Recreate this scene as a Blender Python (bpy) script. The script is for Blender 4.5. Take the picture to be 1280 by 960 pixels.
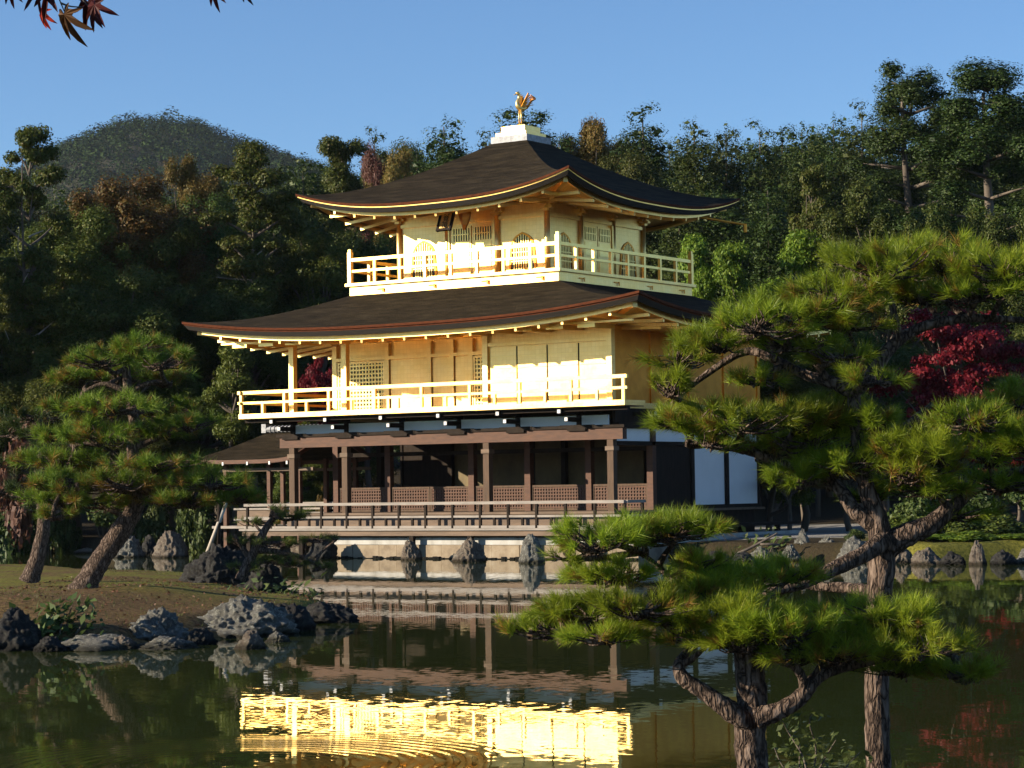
import bpy, math, random
import numpy as np
from mathutils import Vector, Matrix, noise

for _o in list(bpy.data.objects):
    bpy.data.objects.remove(_o)
SC = bpy.context.scene
COL = SC.collection
R = math.radians

# ---------------------------------------------------------------- camera, sky, sun, exposure
CAM = np.array([34.6635, -55.5977, 1.9579])
YAW, PITCH, ROLL, FPX = 0.5992, 0.0442, -0.0141, 2965.77
FH = np.array([-math.sin(YAW), math.cos(YAW), 0.0])
RH = np.array([math.cos(YAW), math.sin(YAW), 0.0])
FWD = FH * math.cos(PITCH) + np.array([0, 0, math.sin(PITCH)])
_u = np.cross(RH, FWD)
RIGHT = RH * math.cos(ROLL) + _u * math.sin(ROLL)
UP = -RH * math.sin(ROLL) + _u * math.cos(ROLL)
cd = bpy.data.cameras.new('camera')
cd.sensor_width = 36.0
cd.lens = 36.0 * FPX / 1280.0
cd.clip_start, cd.clip_end = 0.2, 6000
cam = bpy.data.objects.new('camera', cd)
COL.objects.link(cam)
cam.matrix_world = Matrix(((RIGHT[0], UP[0], -FWD[0], CAM[0]), (RIGHT[1], UP[1], -FWD[1], CAM[1]),
                           (RIGHT[2], UP[2], -FWD[2], CAM[2]), (0, 0, 0, 1)))
SC.camera = cam

SUN_A, SUN_EL = R(42.6), R(17.5)          # sun from the south-west, low
SDIR = Vector((-math.sin(SUN_A) * math.cos(SUN_EL), -math.cos(SUN_A) * math.cos(SUN_EL), math.sin(SUN_EL)))
SUN_STRENGTH, SKY_STRENGTH, EXPOSURE = 5.0, 0.09, 0.88
w = bpy.data.worlds.new('World')
SC.world = w
w.use_nodes = True
nt = w.node_tree
sky = nt.nodes.new('ShaderNodeTexSky')
sky.sky_type = 'NISHITA'
sky.sun_disc = False
sky.sun_elevation = SUN_EL
sky.sun_rotation = math.atan2(SDIR.x, SDIR.y)
sky.air_density, sky.dust_density, sky.ozone_density = 0.85, 0.0, 5.0
nt.links.new(sky.outputs[0], nt.nodes['Background'].inputs[0])
nt.nodes['Background'].inputs[1].default_value = SKY_STRENGTH
sl = bpy.data.lights.new('sun', 'SUN')
sl.energy, sl.angle, sl.color = SUN_STRENGTH, R(0.5), (1.0, 0.86, 0.66)
so = bpy.data.objects.new('sun', sl)
COL.objects.link(so)
so.rotation_euler = SDIR.to_track_quat('Z', 'Y').to_euler()
SC.view_settings.view_transform = 'Standard'
SC.view_settings.look = 'None'
SC.view_settings.exposure = EXPOSURE
SC.view_settings.gamma = 1.0
SC.view_settings.use_curve_mapping = False
SC.render.engine = 'CYCLES'
SC.cycles.use_denoising = True
SC.cycles.max_bounces = 6
SC.cycles.diffuse_bounces = 3
SC.cycles.glossy_bounces = 4
SC.cycles.transmission_bounces = 3
SC.cycles.volume_bounces = 0
SC.cycles.sample_clamp_indirect = 6.0
SC.cycles.caustics_reflective = False
SC.cycles.caustics_refractive = False


# ---------------------------------------------------------------- pixels of the photograph -> points of the place
def ray(px, py):
    return FWD + (px - 640) / FPX * RIGHT - (py - 480) / FPX * UP


def at(px, py, v):
    d = ray(px, py)
    return CAM + d * (v / (d @ FH))


def onz(px, py, z):
    d = ray(px, py)
    return CAM + d * ((z - CAM[2]) / d[2])


def ony(px, py, y):
    d = ray(px, py)
    return CAM + d * ((y - CAM[1]) / d[1])


def uv_w(u, v, z=0.0):
    return np.array([CAM[0] + u * RH[0] + v * FH[0], CAM[1] + u * RH[1] + v * FH[1], z])


def w_uv(x, y):
    dx, dy = x - CAM[0], y - CAM[1]
    return dx * RH[0] + dy * RH[1], dx * FH[0] + dy * FH[1]


def vdepth(p):
    return float((np.asarray(p) - CAM) @ FH)


# ---------------------------------------------------------------- objects
def tag(o, label=None, cat=None, group=None, kind=None):
    if label:
        o['label'] = label
    if cat:
        o['category'] = cat
    if group:
        o['group'] = group
    if kind:
        o['kind'] = kind
    return o


def empty(name, loc, label=None, cat=None, group=None):
    o = bpy.data.objects.new(name, None)
    COL.objects.link(o)
    o.location = tuple(float(c) for c in loc)
    o.empty_display_size = 0.2
    return tag(o, label, cat, group)


def origin_of(o):
    p = np.zeros(3)
    while o is not None:
        p += np.array(o.location)
        o = o.parent
    return p


def link_mesh(name, me, mat, parent=None, loc=None):
    o = bpy.data.objects.new(name, me)
    COL.objects.link(o)
    if mat is not None:
        for m in (mat if isinstance(mat, (list, tuple)) else [mat]):
            me.materials.append(m)
    if parent is not None:
        o.parent = parent
    if loc is not None:
        o.location = tuple(float(c) for c in loc)
    return o


def np_mesh(name, verts, faces, smooth=False):
    """verts (n,3), faces (m,k) int."""
    me = bpy.data.meshes.new(name)
    verts = np.ascontiguousarray(verts, dtype=np.float32)
    faces = np.ascontiguousarray(faces, dtype=np.int32)
    m, k = faces.shape
    me.vertices.add(len(verts))
    me.vertices.foreach_set('co', verts.ravel())
    me.loops.add(m * k)
    me.loops.foreach_set('vertex_index', faces.ravel())
    me.polygons.add(m)
    me.polygons.foreach_set('loop_start', np.arange(0, m * k, k, dtype=np.int32))
    if smooth:
        me.polygons.foreach_set('use_smooth', np.ones(m, dtype=bool))
    me.update(calc_edges=True)
    return me


class MB:
    def __init__(self):
        self.V, self.F = [], []

    def quad(self, a, b, c, d):
        n = len(self.V)
        self.V += [tuple(a), tuple(b), tuple(c), tuple(d)]
        self.F.append((n, n + 1, n + 2, n + 3))
        return self

    def box(self, x0, x1, y0, y1, z0, z1):
        n = len(self.V)
        self.V += [(x0, y0, z0), (x1, y0, z0), (x1, y1, z0), (x0, y1, z0), (x0, y0, z1), (x1, y0, z1), (x1, y1, z1), (x0, y1, z1)]
        for f in ((0, 3, 2, 1), (4, 5, 6, 7), (0, 1, 5, 4), (1, 2, 6, 5), (2, 3, 7, 6), (3, 0, 4, 7)):
            self.F.append(tuple(n + i for i in f))
        return self

    def beam(self, p, q, wd, h, up=(0, 0, 1)):
        p, q = Vector(p), Vector(q)
        d = (q - p).normalized()
        s = d.cross(Vector(up))
        if s.length < 1e-4:
            s = d.cross(Vector((1, 0, 0)))
        s.normalize()
        t = s.cross(d).normalized()
        n = len(self.V)
        for c in (p, q):
            for a, b in ((-1, -1), (1, -1), (1, 1), (-1, 1)):
                self.V.append(tuple(c + s * (a * wd / 2) + t * (b * h / 2)))
        for f in ((0, 1, 2, 3), (7, 6, 5, 4), (0, 4, 5, 1), (1, 5, 6, 2), (2, 6, 7, 3), (3, 7, 4, 0)):
            self.F.append(tuple(n + i for i in f))
        return self

    def cyl(self, p, q, r0, r1=None, n=10):
        return self.tube([p, q], [r0, r0 if r1 is None else r1], n)

    def tube(self, pts, rad, n=8, rough=0.0, seed=0, cap=True):
        pts = [Vector(tuple(float(c) for c in p)) for p in pts]
        m = len(pts)
        tang = []
        for i in range(m):
            a, b = pts[max(0, i - 1)], pts[min(m - 1, i + 1)]
            tang.append((b - a).normalized() if (b - a).length > 1e-9 else Vector((0, 0, 1)))
        ref = Vector((1, 0, 0)) if abs(tang[0].x) < 0.8 else Vector((0, 1, 0))
        s = tang[0].cross(ref).normalized()
        base = len(self.V)
        for i in range(m):
            s = (s - tang[i] * s.dot(tang[i]))
            s = s.normalized() if s.length > 1e-6 else tang[i].orthogonal().normalized()
            t = tang[i].cross(s)
            for k in range(n):
                a = 2 * math.pi * k / n
                d = s * math.cos(a) + t * math.sin(a)
                r = rad[i]
                if rough:
                    q = pts[i] + d * r
                    r *= 1 + rough * noise.noise(Vector((q.x, q.y, q.z * 0.5)) * (1.1 / max(r, 1e-3)) + Vector((seed, 0, 0)))
                self.V.append(tuple(pts[i] + d * r))
        for i in range(m - 1):
            for k in range(n):
                a = base + i * n + k
                b = base + i * n + (k + 1) % n
                self.F.append((a, b, b + n, a + n))
        if cap:
            self.F.append(tuple(base + k for k in range(n))[::-1])
            self.F.append(tuple(base + (m - 1) * n + k for k in range(n)))
        return self

    def build(self, name, mat, parent=None, smooth=False, at0=None):
        me = bpy.data.meshes.new(name)
        off = origin_of(parent) if parent is not None else (np.array(at0) if at0 is not None else np.zeros(3))
        V = np.array(self.V, dtype=float) - off
        me.from_pydata(V.tolist(), [], self.F)
        if smooth:
            me.polygons.foreach_set('use_smooth', [True] * len(me.polygons))
        me.update()
        return link_mesh(name, me, mat, parent, at0)


def spline(pts, k=6):
    P = [np.asarray(p, dtype=float) for p in pts]
    out = []
    for i in range(len(P) - 1):
        p0, p1, p2, p3 = P[max(0, i - 1)], P[i], P[i + 1], P[min(len(P) - 1, i + 2)]
        for j in range(k):
            t = j / k
            out.append(0.5 * ((2 * p1) + (-p0 + p2) * t + (2 * p0 - 5 * p1 + 4 * p2 - p3) * t * t + (-p0 + 3 * p1 - 3 * p2 + p3) * t ** 3))
    out.append(P[-1])
    return out


# ---------------------------------------------------------------- materials
class NT:
    def __init__(self, name):
        self.m = bpy.data.materials.new(name)
        self.m.use_nodes = True
        self.t = self.m.node_tree
        self.b = self.t.nodes.get('Principled BSDF')
        self.out = self.t.nodes.get('Material Output')

    def n(self, typ, **kw):
        x = self.t.nodes.new(typ)
        for k, v in kw.items():
            if k.startswith('i_'):
                x.inputs[k[2:].replace('_', ' ')].default_value = v
            else:
                setattr(x, k, v)
        return x

    def l(self, a, b):
        self.t.links.new(a, b)

    def ramp(self, fac, stops):
        r = self.n('ShaderNodeValToRGB')
        e = r.color_ramp.elements
        while len(e) < len(stops):
            e.new(0.5)
        for i, (p, c) in enumerate(stops):
            e[i].position = p
            e[i].color = (*c, 1) if len(c) == 3 else c
        self.l(fac, r.inputs[0])
        return r.outputs[0]


def pmat(name, cols, rough=0.7, metal=0.0, scale=3.0, stretch=(1, 1, 1), bump=0.0, bscale=None, detail=6, spec=0.5, bdist=0.02, rvar=0.0):
    """Noise between colours, with bump: the plain procedural surface."""
    N = NT(name)
    tc = N.n('ShaderNodeTexCoord')
    mp = N.n('ShaderNodeMapping')
    mp.inputs['Scale'].default_value = stretch
    N.l(tc.outputs['Object'], mp.inputs['Vector'])
    no = N.n('ShaderNodeTexNoise', i_Scale=scale, i_Detail=detail, i_Roughness=0.62)
    N.l(mp.outputs[0], no.inputs['Vector'])
    k = len(cols)
    stops = [(0.3 + 0.42 * i / max(1, k - 1), c) for i, c in enumerate(cols)]
    N.l(N.ramp(no.outputs['Fac'], stops), N.b.inputs['Base Color'])
    N.b.inputs['Roughness'].default_value = rough
    N.b.inputs['Metallic'].default_value = metal
    N.b.inputs['Specular IOR Level'].default_value = spec
    if rvar:
        mr = N.n('ShaderNodeMapRange')
        mr.inputs['To Min'].default_value = rough - rvar
        mr.inputs['To Max'].default_value = rough + rvar
        N.l(no.outputs['Fac'], mr.inputs[0])
        N.l(mr.outputs[0], N.b.inputs['Roughness'])
    if bump:
        n2 = N.n('ShaderNodeTexNoise', i_Scale=bscale or scale * 4, i_Detail=5.0, i_Roughness=0.6)
        N.l(mp.outputs[0], n2.inputs['Vector'])
        bp = N.n('ShaderNodeBump', i_Strength=bump, i_Distance=bdist)
        N.l(n2.outputs['Fac'], bp.inputs['Height'])
        N.l(bp.outputs[0], N.b.inputs['Normal'])
    return N.m


def leafmat(name, cols, transl=0.3, hue=0.03, val=0.35, rough=0.55):
    """Each leaf takes its own tone; each tree its own cast."""
    N = NT(name)
    geo = N.n('ShaderNodeNewGeometry')
    oi = N.n('ShaderNodeObjectInfo')
    k = len(cols)
    c = N.ramp(geo.outputs['Random Per Island'], [(i / max(1, k - 1), col) for i, col in enumerate(cols)])
    hs = N.n('ShaderNodeHueSaturation')
    mr = N.n('ShaderNodeMapRange')
    mr.inputs['To Min'].default_value, mr.inputs['To Max'].default_value = 0.5 - hue, 0.5 + hue
    N.l(oi.outputs['Random'], mr.inputs[0])
    N.l(mr.outputs[0], hs.inputs['Hue'])
    m2 = N.n('ShaderNodeMath', operation='MULTIPLY')
    m2.inputs[1].default_value = 7.31
    N.l(oi.outputs['Random'], m2.inputs[0])
    m3 = N.n('ShaderNodeMath', operation='FRACT')
    N.l(m2.outputs[0], m3.inputs[0])
    m4 = N.n('ShaderNodeMapRange')
    m4.inputs['To Min'].default_value, m4.inputs['To Max'].default_value = 1 - val, 1 + val
    N.l(m3.outputs[0], m4.inputs[0])
    N.l(m4.outputs[0], hs.inputs['Value'])
    N.l(c, hs.inputs['Color'])
    N.l(hs.outputs[0], N.b.inputs['Base Color'])
    N.b.inputs['Roughness'].default_value = rough
    N.b.inputs['Specular IOR Level'].default_value = 0.25
    tr = N.n('ShaderNodeBsdfTranslucent')
    N.l(hs.outputs[0], tr.inputs['Color'])
    mx = N.n('ShaderNodeMixShader')
    mx.inputs[0].default_value = transl
    N.l(N.b.outputs[0], mx.inputs[1])
    N.l(tr.outputs[0], mx.inputs[2])
    N.l(mx.outputs[0], N.out.inputs['Surface'])
    return N.m


def barkmat(name, cols, scale=14.0, stretch=(1, 1, 0.28), bump=1.0, bdist=0.03):
    N = NT(name)
    tc = N.n('ShaderNodeTexCoord')
    mp = N.n('ShaderNodeMapping')
    mp.inputs['Scale'].default_value = stretch
    N.l(tc.outputs['Object'], mp.inputs['Vector'])
    no = N.n('ShaderNodeTexNoise', i_Scale=scale * 0.6, i_Detail=4.0)
    N.l(mp.outputs[0], no.inputs['Vector'])
    ad = N.n('ShaderNodeMixRGB')
    ad.inputs[0].default_value = 0.12
    N.l(mp.outputs[0], ad.inputs[1])
    N.l(no.outputs['Color'], ad.inputs[2])
    vo = N.n('ShaderNodeTexVoronoi', feature='DISTANCE_TO_EDGE', i_Scale=scale)
    N.l(ad.outputs[0], vo.inputs['Vector'])
    c1 = N.ramp(vo.outputs['Distance'], [(0.0, cols[0]), (0.12, cols[1]), (0.5, cols[2])])
    n2 = N.n('ShaderNodeTexNoise', i_Scale=scale * 2.5, i_Detail=6.0)
    N.l(mp.outputs[0], n2.inputs['Vector'])
    mx = N.n('ShaderNodeMixRGB', blend_type='OVERLAY')
    mx.inputs[0].default_value = 0.7
    N.l(c1, mx.inputs[1])
    N.l(n2.outputs['Fac'], mx.inputs[2])
    N.l(mx.outputs[0], N.b.inputs['Base Color'])
    N.b.inputs['Roughness'].default_value = 0.9
    N.b.inputs['Specular IOR Level'].default_value = 0.2
    mr = N.n('ShaderNodeMath', operation='MINIMUM')
    mr.inputs[1].default_value = 0.25
    N.l(vo.outputs['Distance'], mr.inputs[0])
    sm = N.n('ShaderNodeMath', operation='MULTIPLY_ADD')
    sm.inputs[1].default_value = 3.0
    N.l(mr.outputs[0], sm.inputs[0])
    N.l(n2.outputs['Fac'], sm.inputs[2])
    bp = N.n('ShaderNodeBump', i_Strength=bump, i_Distance=bdist)
    N.l(sm.outputs[0], bp.inputs['Height'])
    N.l(bp.outputs[0], N.b.inputs['Normal'])
    return N.m


M = {}
def goldmat(name, c0, c1, rough, metal):
    m = pmat(name, [c0, c1], rough, metal, 1.6, (1, 1, 1), 0.12, 9, spec=0.5, rvar=0.08)
    t = m.node_tree
    b = t.nodes['Principled BSDF']
    src = b.inputs['Base Color'].links[0].from_socket
    tc = t.nodes.new('ShaderNodeTexCoord')
    sx = t.nodes.new('ShaderNodeSeparateXYZ')
    t.links.new(tc.outputs['Object'], sx.inputs[0])
    ad = t.nodes.new('ShaderNodeMath')
    t.links.new(sx.outputs['X'], ad.inputs[0]); t.links.new(sx.outputs['Y'], ad.inputs[1])
    cb = t.nodes.new('ShaderNodeCombineXYZ')
    t.links.new(ad.outputs[0], cb.inputs[0]); t.links.new(sx.outputs['Z'], cb.inputs[1])
    br = t.nodes.new('ShaderNodeTexBrick')
    br.offset = 0.0
    br.inputs['Color1'].default_value = (1, 1, 1, 1)
    br.inputs['Color2'].default_value = (0.84, 0.80, 0.72, 1)
    br.inputs['Mortar'].default_value = (0.72, 0.62, 0.45, 1)
    br.inputs['Scale'].default_value = 1.0
    br.inputs['Mortar Size'].default_value = 0.006
    br.inputs['Brick Width'].default_value = 0.125
    br.inputs['Row Height'].default_value = 0.125
    t.links.new(cb.outputs[0], br.inputs['Vector'])
    mx = t.nodes.new('ShaderNodeMixRGB')
    mx.blend_type = 'MULTIPLY'
    mx.inputs[0].default_value = 0.38
    t.links.new(src, mx.inputs[1]); t.links.new(br.outputs['Color'], mx.inputs[2])
    t.links.new(mx.outputs[0], b.inputs['Base Color'])
    return m


M['gold'] = goldmat('gold_leaf', (0.90, 0.57, 0.17), (0.97, 0.71, 0.29), 0.4, 0.86)
M['gold_trim'] = pmat('gold_leaf_trim', [(0.86, 0.55, 0.15), (0.95, 0.68, 0.24)], 0.36, 0.85, 3, (1, 1, 1), 0.08, 20)
M['gold_shade_tint'] = pmat('gold_leaf_shade_tint', [(0.6, 0.23, 0.025), (0.82, 0.37, 0.05)], 0.46, 0.9, 2.2, (1, 1, 1), 0.15, 10)  # east wall's shade put into a darker orange gold; accents use it too
M['shadow_orange'] = pmat('plaque_shadow_orange', [(0.5, 0.17, 0.03), (0.7, 0.28, 0.05)], 0.4, 0.8, 6)  # orange for the plaque's painted shadow
M['bark_roof'] = pmat('cypress_bark_roof', [(0.011, 0.008, 0.004), (0.027, 0.020, 0.011), (0.05, 0.038, 0.021)], 0.95, 0, 1.6, (0.8, 0.8, 9), 1.0, 9, bdist=0.05, spec=0.1)
M['roof_edge'] = pmat('roof_edge_red', [(0.05, 0.014, 0.006), (0.12, 0.036, 0.013)], 0.85, 0, 6, (1, 1, 4), 0.3, 30, spec=0.1)
M['roof_dark'] = pmat('roof_edge_dark', [(0.014, 0.011, 0.008), (0.03, 0.022, 0.015)], 0.9, 0, 8, (1, 1, 4), 0.5, 30)
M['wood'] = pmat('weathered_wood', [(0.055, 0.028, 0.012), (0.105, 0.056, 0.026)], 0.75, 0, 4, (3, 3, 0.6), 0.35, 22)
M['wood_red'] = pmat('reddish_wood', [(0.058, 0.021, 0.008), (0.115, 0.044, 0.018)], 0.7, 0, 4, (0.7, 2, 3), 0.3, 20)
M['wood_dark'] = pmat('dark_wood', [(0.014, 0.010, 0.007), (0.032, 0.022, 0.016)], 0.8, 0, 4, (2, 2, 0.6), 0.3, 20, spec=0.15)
M['wood_grey'] = pmat('silvered_wood', [(0.20, 0.175, 0.15), (0.34, 0.30, 0.26)], 0.75, 0, 3, (0.6, 3, 3), 0.3, 24)
M['wood_mid'] = pmat('brown_boards', [(0.10, 0.065, 0.04), (0.19, 0.125, 0.08)], 0.75, 0, 3, (0.4, 3, 3), 0.3, 24)
M['plaster'] = pmat('white_plaster', [(0.78, 0.79, 0.79), (0.85, 0.86, 0.86)], 0.85, 0, 1.5, (1, 1, 1), 0.1, 18)
M['plaster_old'] = pmat('stained_plaster', [(0.26, 0.25, 0.22), (0.42, 0.41, 0.38), (0.52, 0.51, 0.49)], 0.9, 0, 2.4, (1, 1, 0.35), 0.2, 18)
M['white_tip'] = pmat('white_paint', [(0.74, 0.74, 0.72), (0.82, 0.82, 0.8)], 0.6, 0, 9)
M['fusuma'] = pmat('painted_screen', [(0.08, 0.055, 0.02), (0.17, 0.12, 0.045)], 0.7, 0, 2.5, (1, 1, 0.6), 0.1, 10)
M['shoji'] = pmat('paper_window', [(0.42, 0.42, 0.42), (0.55, 0.55, 0.53)], 0.8, 0, 3)
M['dark_glass'] = pmat('dark_opening', [(0.02, 0.016, 0.012), (0.045, 0.035, 0.022)], 0.5, 0, 3)
M['stone_wall'] = pmat('cut_stone', [(0.16, 0.12, 0.08), (0.27, 0.21, 0.14), (0.34, 0.28, 0.2)], 0.85, 0, 2.2, (1, 1, 1), 0.5, 12)
M['tile'] = pmat('silver_ridge_tile', [(0.14, 0.145, 0.155), (0.34, 0.35, 0.37)], 0.5, 0.1, 8, (1, 1, 1), 0.3, 24)
M['ink'] = pmat('black_ink', [(0.012, 0.01, 0.01), (0.02, 0.018, 0.015)], 0.5)
M['pole'] = pmat('pale_pole', [(0.35, 0.3, 0.24), (0.55, 0.5, 0.42)], 0.7, 0, 6, (1, 1, 0.3), 0.2, 20)


def rockmat(name, cols, lichen=(0.42, 0.43, 0.36), amt=0.5):
    N = NT(name)
    tc = N.n('ShaderNodeTexCoord')
    n1 = N.n('ShaderNodeTexNoise', i_Scale=5.0, i_Detail=10.0, i_Roughness=0.72)
    N.l(tc.outputs['Object'], n1.inputs['Vector'])
    base = N.ramp(n1.outputs['Fac'], [(0.3, cols[0]), (0.5, cols[1]), (0.72, cols[2])])
    n2 = N.n('ShaderNodeTexNoise', i_Scale=15.0, i_Detail=9.0, i_Roughness=0.75)
    N.l(tc.outputs['Object'], n2.inputs['Vector'])
    f = N.ramp(n2.outputs['Fac'], [(0.52, (0, 0, 0)), (0.6, (amt, amt, amt))])
    mx = N.n('ShaderNodeMixRGB')
    N.l(f, mx.inputs[0])
    N.l(base, mx.inputs[1])
    mx.inputs[2].default_value = (*lichen, 1)
    geo = N.n('ShaderNodeNewGeometry')
    sx = N.n('ShaderNodeSeparateXYZ')
    N.l(geo.outputs['Position'], sx.inputs[0])
    ad = N.n('ShaderNodeMath', operation='MULTIPLY_ADD')
    ad.inputs[1].default_value, ad.inputs[2].default_value = -0.14, 0.07
    N.l(n1.outputs['Fac'], ad.inputs[0])
    a2 = N.n('ShaderNodeMath', operation='ADD')
    N.l(sx.outputs['Z'], a2.inputs[0]); N.l(ad.outputs[0], a2.inputs[1])
    wet = N.ramp(a2.outputs[0], [(0.035, (0.25, 0.24, 0.2)), (0.1, (1, 1, 1))])
    mw = N.n('ShaderNodeMixRGB', blend_type='MULTIPLY')
    mw.inputs[0].default_value = 1.0
    N.l(mx.outputs[0], mw.inputs[1]); N.l(wet, mw.inputs[2])
    N.l(mw.outputs[0], N.b.inputs['Base Color'])
    N.b.inputs['Roughness'].default_value = 0.9
    N.b.inputs['Specular IOR Level'].default_value = 0.25
    vo = N.n('ShaderNodeTexVoronoi', feature='DISTANCE_TO_EDGE', i_Scale=9.0)
    N.l(n1.outputs['Color'], vo.inputs['Vector'])
    ma = N.n('ShaderNodeMath', operation='ADD')
    N.l(n2.outputs['Fac'], ma.inputs[0])
    N.l(vo.outputs['Distance'], ma.inputs[1])
    bp = N.n('ShaderNodeBump', i_Strength=0.9, i_Distance=0.06)
    N.l(ma.outputs[0], bp.inputs['Height'])
    N.l(bp.outputs[0], N.b.inputs['Normal'])
    return N.m


M['rock'] = rockmat('grey_rock', [(0.055, 0.05, 0.045), (0.17, 0.165, 0.145), (0.29, 0.28, 0.25)], (0.44, 0.44, 0.37), 0.8)
M['rock_dark'] = rockmat('dark_rock', [(0.018, 0.017, 0.016), (0.045, 0.042, 0.04), (0.08, 0.078, 0.07)], (0.14, 0.15, 0.12), 0.35)
M['rock_warm'] = rockmat('warm_rock', [(0.08, 0.06, 0.045), (0.2, 0.16, 0.125), (0.32, 0.28, 0.22)], (0.46, 0.43, 0.34), 0.4)
M['bark_pine'] = barkmat('pine_bark', [(0.018, 0.012, 0.009), (0.11, 0.075, 0.055), (0.22, 0.165, 0.13)], 26.0, (1, 1, 0.3), 1.0, 0.016)
M['bark_far'] = pmat('far_bark', [(0.06, 0.045, 0.034), (0.16, 0.13, 0.10)], 0.9, 0, 3, (1, 1, 0.25), 0.8, 14)
M['bark_pale'] = pmat('bleached_limb', [(0.2, 0.17, 0.14), (0.38, 0.35, 0.3)], 0.85, 0, 3, (1, 1, 0.3), 0.5, 14)
M['needles'] = leafmat('pine_needles', [(0.14, 0.21, 0.016), (0.22, 0.29, 0.022), (0.31, 0.35, 0.028), (0.17, 0.25, 0.018)], 0.42, 0.012, 0.2, 0.4)
M['needles_isle'] = leafmat('island_pine_needles', [(0.08, 0.15, 0.016), (0.13, 0.21, 0.02), (0.19, 0.25, 0.024)], 0.3, 0.006, 0.2)
M['needles_old'] = leafmat('pine_needles_old', [(0.20, 0.12, 0.02), (0.28, 0.15, 0.025), (0.14, 0.13, 0.025)], 0.25, 0.01, 0.15)
M['needles_mid'] = leafmat('garden_pine_leaf', [(0.05, 0.078, 0.013), (0.085, 0.115, 0.018), (0.125, 0.145, 0.024)], 0.25, 0.015, 0.2)
M['cypress'] = leafmat('cypress_leaf', [(0.02, 0.04, 0.009), (0.04, 0.066, 0.013), (0.072, 0.096, 0.02)], 0.18, 0.02, 0.28)
M['pine_far'] = leafmat('tall_pine_leaf', [(0.035, 0.055, 0.010), (0.065, 0.09, 0.014), (0.10, 0.115, 0.02), (0.09, 0.075, 0.018)], 0.25, 0.01, 0.15)
M['cedar'] = leafmat('cedar_leaf', [(0.022, 0.044, 0.010), (0.042, 0.07, 0.014), (0.07, 0.095, 0.02)], 0.18, 0.015, 0.2)
M['broad'] = leafmat('broad_leaf', [(0.042, 0.068, 0.013), (0.075, 0.105, 0.018), (0.115, 0.125, 0.024), (0.05, 0.08, 0.015)], 0.25, 0.03, 0.25)
M['autumn'] = leafmat('autumn_leaf', [(0.10, 0.09, 0.02), (0.16, 0.12, 0.026), (0.18, 0.10, 0.024), (0.09, 0.09, 0.02)], 0.28, 0.02, 0.25)
M['maple_red'] = leafmat('red_maple_leaf', [(0.08, 0.006, 0.010), (0.16, 0.010, 0.018), (0.24, 0.02, 0.025), (0.11, 0.008, 0.014)], 0.35, 0.004, 0.12)
M['shrub'] = leafmat('shrub_leaf', [(0.035, 0.06, 0.015), (0.06, 0.09, 0.022), (0.085, 0.11, 0.03)], 0.25, 0.02, 0.2)
M['brownleaf'] = leafmat('withered_leaf', [(0.11, 0.055, 0.03), (0.17, 0.085, 0.045), (0.09, 0.05, 0.03)], 0.2, 0.02, 0.2)
M['pinkleaf'] = leafmat('pinkish_leaf', [(0.11, 0.04, 0.03), (0.16, 0.06, 0.045), (0.10, 0.06, 0.03)], 0.25, 0.0, 0.05)
M['grass'] = leafmat('grass_blade', [(0.05, 0.075, 0.014), (0.09, 0.11, 0.02), (0.12, 0.10, 0.03)], 0.3, 0.01, 0.1)
def far_mat():
    N = NT('far_canopy')
    geo = N.n('ShaderNodeNewGeometry')
    no = N.n('ShaderNodeTexNoise', i_Scale=0.16, i_Detail=3.0, i_Roughness=0.8)
    N.l(geo.outputs['Position'], no.inputs['Vector'])
    c = N.ramp(no.outputs['Fac'], [(0.32, (0.012, 0.028, 0.011)), (0.44, (0.026, 0.052, 0.015)), (0.52, (0.045, 0.074, 0.019)), (0.6, (0.026, 0.05, 0.015)), (0.7, (0.07, 0.062, 0.026))])
    N.l(c, N.b.inputs['Base Color'])
    N.b.inputs['Roughness'].default_value = 0.8
    N.b.inputs['Specular IOR Level'].default_value = 0.1
    return N.m


M['farleaf'] = far_mat()


# ---------------------------------------------------------------- terrain and pond
def poly_sd(px, py, poly):
    """signed distance to a polygon (positive inside), numpy."""
    d = np.full(px.shape, 1e9)
    inside = np.zeros(px.shape, bool)
    n = len(poly)
    for i in range(n):
        x0, y0 = poly[i]
        x1, y1 = poly[(i + 1) % n]
        ex, ey = x1 - x0, y1 - y0
        t = np.clip(((px - x0) * ex + (py - y0) * ey) / (ex * ex + ey * ey + 1e-12), 0, 1)
        d = np.minimum(d, np.hypot(px - x0 - t * ex, py - y0 - t * ey))
        c = ((y0 > py) != (y1 > py)) & (px < ex * (py - y0) / (ey + 1e-12) + x0)
        inside ^= c
    return np.where(inside, d, -d)


def pu(px, v):
    return ((px - 640) / FPX * v, v)


POND = [pu(-2600, 11.5), pu(200, 12.0), pu(700, 12.6), pu(900, 13.2), pu(1200, 13.4), pu(3400, 13.0), pu(2300, 40), pu(1600, 55), pu(1400, 58.5), pu(1280, 59.0),
        pu(1150, 58.0), pu(1060, 60.2), pu(1000, 61.0)]
POND += [w_uv(2.6, -0.2), w_uv(1.5, 0.3), w_uv(1.2, -0.1), w_uv(-9.4, -0.1), w_uv(-9.6, 0.6), w_uv(-12.6, 0.7), w_uv(-13.0, 7.0), pu(232, 82), pu(205, 80.5), pu(150, 77), pu(100, 79), pu(0, 86), pu(-300, 84), pu(-1200, 72)]
ISLE = [onz(-260, 812, 0), onz(20, 814, 0), onz(100, 814, 0), onz(190, 808, 0), onz(300, 797, 0), onz(380, 783, 0), onz(447, 771, 0),
        onz(425, 757, 0), onz(330, 743, 0), onz(322, 728, 0), onz(240, 722, 0), onz(180, 722, 0), onz(110, 716, 0), onz(20, 712, 0), onz(-300, 716, 0)]
ISLE = [w_uv(p[0], p[1]) for p in ISLE]


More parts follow.
